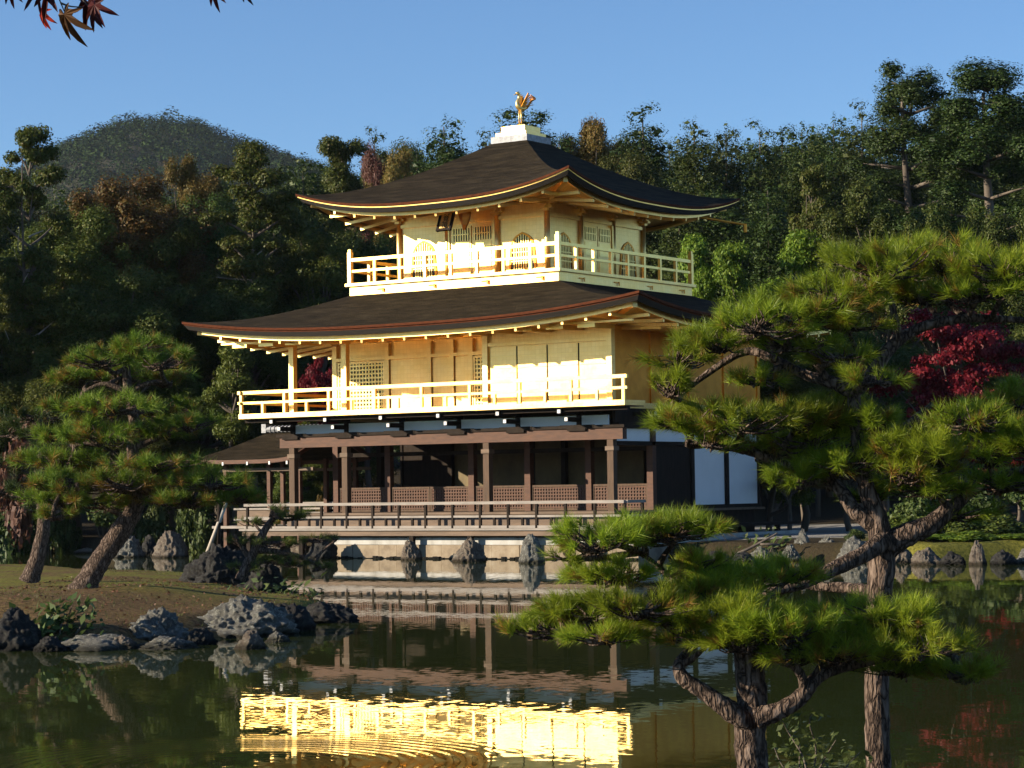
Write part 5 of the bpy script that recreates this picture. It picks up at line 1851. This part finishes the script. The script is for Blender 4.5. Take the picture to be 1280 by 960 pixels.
# --- large foreground pine
va = 12.4
ba = at(1097, 985, va)
def q_(x, y, dv=0.0, v=va):
    return at(x, y, v + dv)
s_ = va / FPX
trunkA = ([q_(1100, 1010), q_(1097, 930), q_(1096, 850), q_(1098, 760), q_(1103, 700), q_(1098, 655), q_(1085, 615), q_(1077, 575), q_(1070, 530), q_(1066, 485)],
          [17 * s_, 15.5 * s_, 15 * s_, 15.5 * s_, 17 * s_, 14 * s_, 10.5 * s_, 9.5 * s_, 8.5 * s_, 8.5 * s_])
limbsA = [
    ([q_(1104, 685), q_(1135, 668), q_(1165, 655), q_(1195, 628, .05), q_(1230, 603, .1), q_(1290, 585, .1), q_(1360, 560, .2)], [17 * s_, 15 * s_, 12 * s_, 10 * s_, 8 * s_, 6 * s_, 4 * s_]),
    ([q_(1108, 672), q_(1085, 690, -.15), q_(1040, 712, -.25), q_(1000, 730, -.3), q_(955, 742, -.35)], [13 * s_, 11 * s_, 9 * s_, 7.5 * s_, 5 * s_]),
    ([q_(1100, 660), q_(1070, 640), q_(1048, 610, .1), q_(1015, 590, .15), q_(975, 578, .2), q_(925, 562, .2), q_(880, 556, .2)], [12 * s_, 10 * s_, 8 * s_, 7 * s_, 5.5 * s_, 4 * s_, 2.5 * s_]),
    ([q_(1067, 492), q_(1040, 478), q_(1005, 468, .1), q_(965, 448, .15), q_(930, 440, .2), q_(880, 470, .2), q_(850, 495, .2)], [9 * s_, 8 * s_, 6.5 * s_, 5.5 * s_, 5 * s_, 4 * s_, 2.5 * s_]),
    ([q_(1067, 490), q_(1092, 465), q_(1112, 435, .05), q_(1145, 412, .1), q_(1190, 400, .1), q_(1240, 398, .15), q_(1300, 402, .2)], [9.5 * s_, 9 * s_, 8.5 * s_, 7 * s_, 6 * s_, 5 * s_, 3 * s_]),
    ([q_(1125, 425), q_(1118, 395), q_(1110, 370), q_(1080, 350)], [5 * s_, 4.5 * s_, 4 * s_, 2.5 * s_]),
    ([q_(1035, 476), q_(1010, 440, -.1), q_(985, 415, -.15), q_(960, 405, -.2)], [5 * s_, 4 * s_, 3 * s_, 2 * s_]),
    ([q_(1082, 585), q_(1108, 560, -.1), q_(1130, 535, -.1), q_(1165, 505, 0)], [7 * s_, 6.5 * s_, 5.5 * s_, 3 * s_]),
    ([q_(1098, 740), q_(1060, 735, .2), q_(1015, 732, .3), q_(985, 725, .35)], [8 * s_, 7 * s_, 6 * s_, 3 * s_]),
]
padsA = pads_from_px([(1105, 325, 72, 30), (1185, 318, 80, 28), (1262, 330, 70, 32), (1330, 340, 70, 40), (1150, 360, 60, 22), (1045, 358, 58, 28), (1225, 362, 60, 18),
                      (1000, 385, 70, 30), (945, 398, 58, 28), (1060, 395, 60, 25), (985, 425, 40, 16), (900, 418, 56, 28), (848, 440, 48, 24), (838, 478, 42, 24), (835, 515, 34, 18),
                      (868, 522, 60, 24), (925, 520, 64, 26), (990, 515, 66, 26), (1050, 512, 56, 26), (1010, 545, 60, 22), (950, 550, 60, 22), (890, 548, 40, 16), (1095, 520, 40, 22),
                      (1045, 438, 44, 18), (1090, 470, 38, 15), (1120, 555, 48, 20), (1060, 572, 54, 20), (1000, 598, 40, 13), (1190, 638, 48, 13), (945, 470, 40, 13), (1035, 580, 55, 20), (1130, 585, 50, 22), (1180, 560, 60, 26), (1235, 560, 60, 28), (1290, 545, 60, 32), (1165, 605, 55, 16), (1250, 600, 60, 18), (1310, 600, 50, 25), (1095, 615, 36, 14), (1215, 520, 55, 24), (1270, 495, 50, 22)],
                     va, 0.32, prng, grow=1.1)
pine('foreground_pine', 'large pine on the near bank with forked trunk and spreading cloud-like pads', 'pine tree', ba, trunkA, limbsA, padsA, prng, 0.08, 1350, n_needles=50, spread=(12, 60), nw=0.036)
# --- smaller pine in front
vb = 11.2
s_ = vb / FPX
def qb(x, y, dv=0.0):
    return at(x, y, vb + dv)
trunkB = ([qb(940, 1010), qb(940, 960), qb(937, 915), qb(940, 880), qb(938, 845), qb(934, 815), qb(930, 785)], [22 * s_, 20 * s_, 19.5 * s_, 19 * s_, 18.5 * s_, 17 * s_, 13 * s_])
limbsB = [
    ([qb(938, 905, -.03), qb(912, 888, -.06), qb(880, 865, -.06), qb(854, 848, -.05), qb(849, 832, 0), qb(858, 815, .1), qb(875, 790, .15)], [14 * s_, 13 * s_, 10 * s_, 9 * s_, 8 * s_, 5 * s_, 3 * s_]),
    ([qb(945, 898, -.1), qb(975, 888, -.12), qb(1000, 872, -.12), qb(1018, 850, -.1), qb(1040, 838, 0), qb(1085, 828, .1), qb(1150, 815, .15), qb(1200, 822, .2)], [14 * s_, 11 * s_, 10 * s_, 9 * s_, 7 * s_, 5 * s_, 3.5 * s_, 2 * s_]),
    ([qb(1006, 868, -.12), qb(1002, 845, -.15), qb(985, 828, -.2), qb(950, 818, -.25)], [7 * s_, 6 * s_, 5 * s_, 3 * s_]),
    ([qb(932, 800), qb(905, 788, .1), qb(870, 775, .1), qb(820, 772, .15), qb(760, 785, .2), qb(700, 795, .2)], [9 * s_, 8 * s_, 6 * s_, 5 * s_, 3.5 * s_, 2 * s_]),
    ([qb(900, 786, .1), qb(860, 750, .2), qb(830, 715, .25), qb(800, 690, .3)], [6 * s_, 5 * s_, 4 * s_, 2.5 * s_]),
]
padsB = pads_from_px([(800, 660, 66, 24), (850, 655, 46, 22), (745, 672, 52, 24), (715, 690, 30, 16), (870, 700, 40, 16, .25), (770, 715, 50, 18), (930, 718, 66, 22, .3), (990, 712, 40, 16, .35), (880, 735, 50, 18),
                      (690, 780, 50, 22), (740, 760, 52, 22), (700, 760, 36, 18), (800, 752, 56, 24), (860, 765, 60, 26), (920, 770, 62, 30, -.2), (975, 780, 60, 30, -.25), (935, 800, 50, 20, -.3), (1035, 775, 60, 26), (1090, 762, 56, 22), (1140, 768, 46, 20),
                      (1030, 810, 60, 22, -.15), (1090, 800, 60, 24), (1150, 805, 52, 24), (1205, 835, 44, 20), (1130, 830, 50, 14), (1000, 800, 40, 20), (760, 790, 46, 16), (885, 795, 46, 16)],
                     vb, 0.28, prng)
pine('foreground_pine', 'smaller pine before the large one with low flat pads over the water', 'pine tree', at(940, 985, vb), trunkB, limbsB, padsB, prng, 0.072, 2300, n_needles=50, spread=(12, 60), nw=0.036)

# --- island pine, leaning
vc = 36.3
s_ = vc / FPX
def qc(x, y, dv=0.0):
    return at(x, y, vc + dv)
trunkC = ([qc(94, 752), qc(112, 722), qc(132, 690), qc(152, 662), qc(170, 632), qc(174, 605), qc(166, 570), qc(168, 530), qc(161, 495), qc(158, 460), qc(160, 435)],
          [18 * s_, 14 * s_, 12.5 * s_, 13 * s_, 10.5 * s_, 8 * s_, 8 * s_, 7 * s_, 6 * s_, 5 * s_, 3 * s_])
limbsC = [
    ([qc(172, 615), qc(130, 608, -.3), qc(90, 602, -.5), qc(60, 598, -.5)], [6 * s_, 5 * s_, 4 * s_, 2 * s_]),
    ([qc(172, 612), qc(205, 612, -.2), qc(240, 605, -.3), qc(290, 612, -.3)], [7 * s_, 6 * s_, 4 * s_, 2 * s_]),
    ([qc(168, 560), qc(195, 548), qc(215, 540), qc(236, 536)], [5 * s_, 4 * s_, 3 * s_, 2 * s_]),
    ([qc(166, 545), qc(130, 552), qc(95, 556)], [5 * s_, 4 * s_, 2 * s_]),
    ([qc(160, 490), qc(130, 480), qc(105, 490)], [4 * s_, 3 * s_, 2 * s_]),
    ([qc(160, 490), qc(190, 478), qc(215, 480)], [4 * s_, 3 * s_, 2 * s_]),
]
padsC = pads_from_px([(165, 430, 45, 16), (128, 446, 38, 16), (200, 448, 36, 16), (150, 462, 60, 16), (110, 470, 36, 14), (205, 472, 34, 14), (95, 505, 40, 14), (140, 505, 50, 16), (205, 508, 40, 14), (80, 540, 38, 15), (125, 540, 50, 18), (200, 535, 44, 14), (236, 528, 34, 12),
                      (75, 572, 40, 14), (130, 575, 50, 18), (195, 578, 44, 14), (238, 588, 40, 12), (100, 602, 48, 16), (60, 600, 30, 14), (155, 600, 42, 14), (215, 602, 44, 14), (265, 600, 44, 14), (80, 622, 44, 12), (130, 625, 44, 12), (240, 622, 50, 12), (290, 618, 36, 14), (65, 642, 26, 10)],
                     vc, 0.9, prng, grow=1.18)
pine('island_pine', 'leaning pine on the mossy island with layered green pads', 'pine tree', at(100, 738, vc), trunkC, limbsC, padsC, prng, 0.165, 250, old=0.16, twig_r=0.014, n_needles=44, spread=(20, 75), leafm='needles_isle')
vd = 45.0
s_ = vd / FPX
trunkD = ([at(36, 728, vd), at(46, 700, vd), at(54, 660, vd), at(53, 625, vd), at(50, 590, vd), at(52, 555, vd), at(46, 520, vd)], [13 * s_, 9.5 * s_, 8 * s_, 8 * s_, 7 * s_, 6 * s_, 4 * s_])
padsD = pads_from_px([(45, 515, 46, 15), (20, 535, 40, 15), (70, 560, 36, 12), (20, 580, 44, 14), (50, 605, 46, 13), (0, 610, 40, 14), (75, 632, 30, 10)], vd, 0.8, prng, grow=1.0)
pine('island_pine', 'darker upright pine at the left edge, its trunk behind the leaning pine', 'pine tree', at(42, 720, vd), trunkD, [], padsD, prng, 0.19, 90, old=0.05, twig_r=0.016, n_needles=40, leafm='cypress')
# --- dwarf pine overhanging from the dark boulder, with its props
ve = 46.0
s_ = ve / FPX
trunkE = ([at(300, 725, ve), at(312, 700, ve), at(326, 672, ve), at(336, 655, ve), at(345, 645, ve)], [7 * s_, 6 * s_, 5 * s_, 4 * s_, 3 * s_])
limbsE = [([at(318, 688, ve), at(350, 690, ve), at(380, 698, ve), at(400, 708, ve)], [4 * s_, 3.5 * s_, 3 * s_, 2 * s_]), ([at(312, 698, ve), at(300, 680, ve), at(292, 668, ve)], [4 * s_, 3 * s_, 2 * s_])]
padsE = pads_from_px([(340, 640, 26, 9), (372, 643, 24, 7), (318, 650, 22, 7), (302, 672, 24, 10), (330, 695, 30, 10), (365, 700, 28, 9), (395, 708, 20, 7), (310, 706, 22, 10), (350, 676, 30, 7), (392, 672, 22, 6), (420, 672, 14, 5)], ve, 0.4, prng)
pine('dwarf_pine', 'dwarf pine overhanging the water from the dark mossy boulder', 'pine tree', at(300, 728, ve), trunkE, limbsE, padsE, prng, 0.13, 200, old=0.02, twig_r=0.012, n_needles=30, leafm='needles_mid')
for k, (a, b, lb) in enumerate((((283, 628), (258, 694), 'pale leaning prop pole beside the dwarf pine'), ((274, 630), (273, 690), 'upright prop pole touching the pale leaning one'))):
    A_, B_ = at(a[0], a[1], 47.5), at(b[0], b[1], 47.5)
    o_ = MB().tube([A_, (A_ + B_) / 2, B_], [0.035, 0.04, 0.042], 8, 0.1).build('prop_pole', M['pole' if k == 0 else 'wood_dark'], None, True, at0=B_)
    tag(o_, lb, 'pole', 'prop poles')

# --- leafy shrub between the two foreground trunks
def sprig_shrub(name, label, stems, v, n_leaf, size, mat, seed):
    rng = np.random.default_rng(seed)
    t = empty(name, at(stems[0][0][0], stems[0][0][1], v), label, 'shrub')
    o = origin_of(t)
    mb = MB()
    C, Nn = [], []
    for st_ in stems:
        pts = spline([at(x, y, v + rng.uniform(-.12, .12)) for x, y in st_], 5)
        mb.tube(pts, list(np.linspace(0.006, 0.002, len(pts))) if v < 20 else list(np.linspace(0.02, 0.006, len(pts))), 5)
        for i in range(n_leaf):
            k = rng.uniform(0.25, 1.0) * (len(pts) - 1)
            p = pts[int(k)]
            sp_ = v / FPX * 14
            C.append(p + rng.normal(size=3) * sp_ * np.array((1, 1, .8)))
            Nn.append(rng.normal(size=3) * .6 + np.array((-.3, -.4, .9)))
    mb.build('stems', M['bark_far'], t, True)
    V, F = leaf_quads(np.array(C), np.array(Nn), size, rng, 2.0, 0.3)
    link_mesh('leaves', np_mesh('leaves', V - o, F), M[mat], t)


sprig_shrub('shrub', 'leafy green shrub between the two foreground trunks at the bottom', [[(1010, 990), (1005, 950), (985, 915), (978, 900)], [(1010, 990), (1020, 940), (1012, 905), (1015, 893)], [(1010, 990), (1030, 950), (1045, 925)], [(1010, 990), (980, 960), (968, 935)], [(1010, 990), (1050, 965), (1075, 940)], [(1010, 990), (1000, 965), (1000, 930)], [(1010, 990), (1035, 970), (1060, 958)], [(1010, 990), (975, 975), (955, 960)]], 11.8, 42, 0.022, 'shrub', 3)
sprig_shrub('shrub', 'small leafy shrub on the island shore by the blue grey boulder', [[(80, 808), (70, 780), (62, 762)], [(80, 808), (85, 775), (90, 758)], [(80, 808), (50, 790), (38, 775)], [(80, 808), (100, 785), (108, 768)], [(80, 808), (75, 790), (80, 772)]], 30.6, 60, 0.075, 'shrub', 4)
sprig_shrub('shrub', 'low tuft of shrub behind the broad grey boulder', [[(350, 765), (345, 748), (335, 738)], [(350, 765), (360, 745), (372, 736)], [(350, 765), (330, 752), (318, 745)], [(350, 765), (375, 750), (388, 742)]], 40.0, 60, 0.08, 'shrub', 5)
sprig_shrub('shrub', 'dark bush at the right end of the plaster wall left of the low pads', [[(960, 700), (950, 685), (940, 676)], [(960, 700), (965, 684), (972, 676)]], 62.5, 50, 0.1, 'shrub', 6)

# --- grass of the island
def grass(name, label, poly_px, n, h, seed):
    rng = np.random.default_rng(seed)
    us = np.array([p[0] for p in ISLE]); vs = np.array([p[1] for p in ISLE])
    u = rng.uniform(-9, us.max(), n * 2)
    v = rng.uniform(vs.min(), vs.max(), n * 2)
    k = (poly_sd(u, v, ISLE) > 0.35) & (fbm(u, v, 0.8, 12) > -0.05)
    u, v = u[k][:n], v[k][:n]
    z = height_uv(u, v)
    B = np.stack([CAM[0] + u * RH[0] + v * FH[0], CAM[1] + u * RH[1] + v * FH[1], z - 0.01], -1)
    d = rng.normal(size=B.shape) * 0.45
    d[:, 2] = 1
    t = np.cross(d, rng.normal(size=B.shape))
    t /= np.linalg.norm(t, axis=1)[:, None]
    hh = h * rng.uniform(0.5, 1.3, len(B))[:, None]
    V = np.stack([B - t * 0.006, B + t * 0.006, B + d * hh], 1).reshape(-1, 3)
    F = np.arange(3 * len(B)).reshape(-1, 3)
    tag(link_mesh(name, np_mesh(name, V, F), M['grass']), label, kind='stuff')


grass('grass', 'short yellowish grass and moss on the pine island', None, 9000, 0.045, 2)


lrng = np.random.default_rng(66)
lu, lv = lrng.uniform(-9, 3, 9000), lrng.uniform(29, 48, 9000)
lk = (poly_sd(lu, lv, ISLE) > 0.25) & (lrng.random(9000) < 0.45)
lu, lv = lu[lk], lv[lk]
LC = np.stack([CAM[0] + lu * RH[0] + lv * FH[0], CAM[1] + lu * RH[1] + lv * FH[1], height_uv(lu, lv) + 0.012], -1)
LV, LF = leaf_quads(LC, np.tile((0, 0, 1.0), (len(LC), 1)), 0.032, lrng, 1.8, 0.5)
tag(link_mesh('leaf_litter', np_mesh('leaf_litter', LV, LF), M['brownleaf']), 'fallen brown leaves strewn over the pine island', kind='stuff')


# --- maple leaves hanging into the top of the picture
def maple_leaf(c, size, ang, tilt, mat, parent, curl, seed):
    rng = np.random.default_rng(seed)
    lob = [(-128, 0.45), (-85, 0.75), (-42, 0.92), (0, 1.0), (42, 0.92), (85, 0.75), (128, 0.45)]
    pts = [(0.0, -0.06)]
    out = []
    for i, (a, l_) in enumerate(lob):
        l2 = l_ * rng.uniform(0.88, 1.1)
        if i == 0:
            out.append((a - 24, 0.16))
        for da, f in ((-9, 0.55), (-5, 0.78), (0, 1.0), (5, 0.78), (9, 0.55)):
            out.append((a + da, l2 * f))
        out.append((a + 21, 0.27 if i < 6 else 0.16))
    V = [(0, 0, 0)]
    for a, r in out:
        ar = R(a)
        x, y = math.sin(ar) * r, math.cos(ar) * r
        V.append((x, y, -curl * r * r + 0.05 * math.sin(a * 0.13)))
    F = [(0, i, i + 1) for i in range(1, len(V) - 1)]
    V = np.array(V) * size
    th = np.array((0, 0, 0.0006))
    n = len(V)
    VV = np.concatenate([V + th, V - th])
    FF = F + [(a + n, c_ + n, b + n) for a, b, c_ in F]
    # the leaf's axis hangs along ang in the plane facing the viewer, then tilts
    m = Matrix.Rotation(R(ang), 3, 'Z')
    t = Matrix.Rotation(R(tilt), 3, 'Y')
    B = np.stack([RH, np.array((0, 0, 1.0)), -FH])
    Wd = np.array([(m @ (t @ Vector(p)))[:] for p in VV]) @ B + np.asarray(c)
    me = bpy.data.meshes.new('leaf')
    me.from_pydata((Wd - origin_of(parent)).tolist(), [], [tuple(f) for f in FF])
    return link_mesh('leaf', me, mat, parent)


vm_ = 4.2
mb_ = empty('maple_branch', at(60, -60, vm_), 'drooping maple twig with dark red leaves at the top left corner', 'maple branch')
lm = leafmat('dark_maple_leaf', [(0.05, 0.012, 0.012), (0.09, 0.016, 0.014)], 0.15, 0.0, 0.1)
lb_ = leafmat('bronze_maple_leaf', [(0.09, 0.042, 0.016), (0.11, 0.052, 0.018)], 0.3, 0.0, 0.05)
lr_ = leafmat('scarlet_maple_leaf', [(0.5, 0.05, 0.025), (0.55, 0.07, 0.03)], 0.5, 0.0, 0.05)
tw = MB()
for pts in ([(-30, -120), (20, -70), (60, -30), (76, 4), (80, 14)], [(60, -30), (95, -8), (112, 10)], [(60, -28), (58, -14), (55, -2)], [(76, 4), (88, 8), (104, 9)], [(20, -70), (8, -30), (10, -6)],
            [(20, -70), (150, -70), (240, -40), (268, -8)], [(240, -40), (290, -30), (302, -6)]):
    tw.tube(spline([at(x, y, vm_) for x, y in pts], 5), list(np.linspace(0.0022, 0.0009, (len(pts) - 1) * 5 + 1)), 5)
tw.build('twig', M['bark_far'], mb_, True)
sz = vm_ / FPX
maple_leaf(at(60, -12, vm_), 36 * sz, 160, 25, lm, mb_, 0.35, 1)
maple_leaf(at(44, -14, vm_ - .02), 34 * sz, 200, -35, lm, mb_, 0.4, 7)
maple_leaf(at(52, 14, vm_ + .03), 27 * sz, 185, 55, lr_, mb_, 0.5, 2)
maple_leaf(at(80, 18, vm_ - .03), 44 * sz, 194, 48, lb_, mb_, 0.5, 3)
maple_leaf(at(110, 2, vm_), 40 * sz, 200, 20, lm, mb_, 0.4, 4)
maple_leaf(at(118, 6, vm_ - .04), 34 * sz, 160, 40, lm, mb_, 0.45, 5)
maple_leaf(at(14, -16, vm_), 26 * sz, 170, 30, lm, mb_, 0.5, 6)
maple_leaf(at(268, -14, vm_), 26 * sz, 172, 40, lm, mb_, 0.5, 8)
maple_leaf(at(304, -16, vm_), 22 * sz, 190, 40, lm, mb_, 0.5, 9)


# ---------------------------------------------------------------- the air between here and the hills
hm = bpy.data.materials.new('haze')
hm.use_nodes = True
hn = hm.node_tree
hn.nodes.remove(hn.nodes['Principled BSDF'])
pv = hn.nodes.new('ShaderNodeVolumePrincipled')
pv.inputs['Color'].default_value = (0.72, 0.82, 1.0, 1)
pv.inputs['Density'].default_value = 0.00005
pv.inputs['Anisotropy'].default_value = 0.1
hn.links.new(pv.outputs[0], hn.nodes['Material Output'].inputs['Volume'])
hb = MB()
hc = [uv_w(-620, -40), uv_w(420, -40), uv_w(420, 1460), uv_w(-620, 1460)]
hb.V = [(p[0], p[1], z) for z in (-24.0, 190.0) for p in hc]
hb.F = [(0, 3, 2, 1), (4, 5, 6, 7), (0, 1, 5, 4), (1, 2, 6, 5), (2, 3, 7, 6), (3, 0, 4, 7)]
tag(hb.build('haze', hm), 'thin blue haze of the autumn afternoon', kind='stuff')
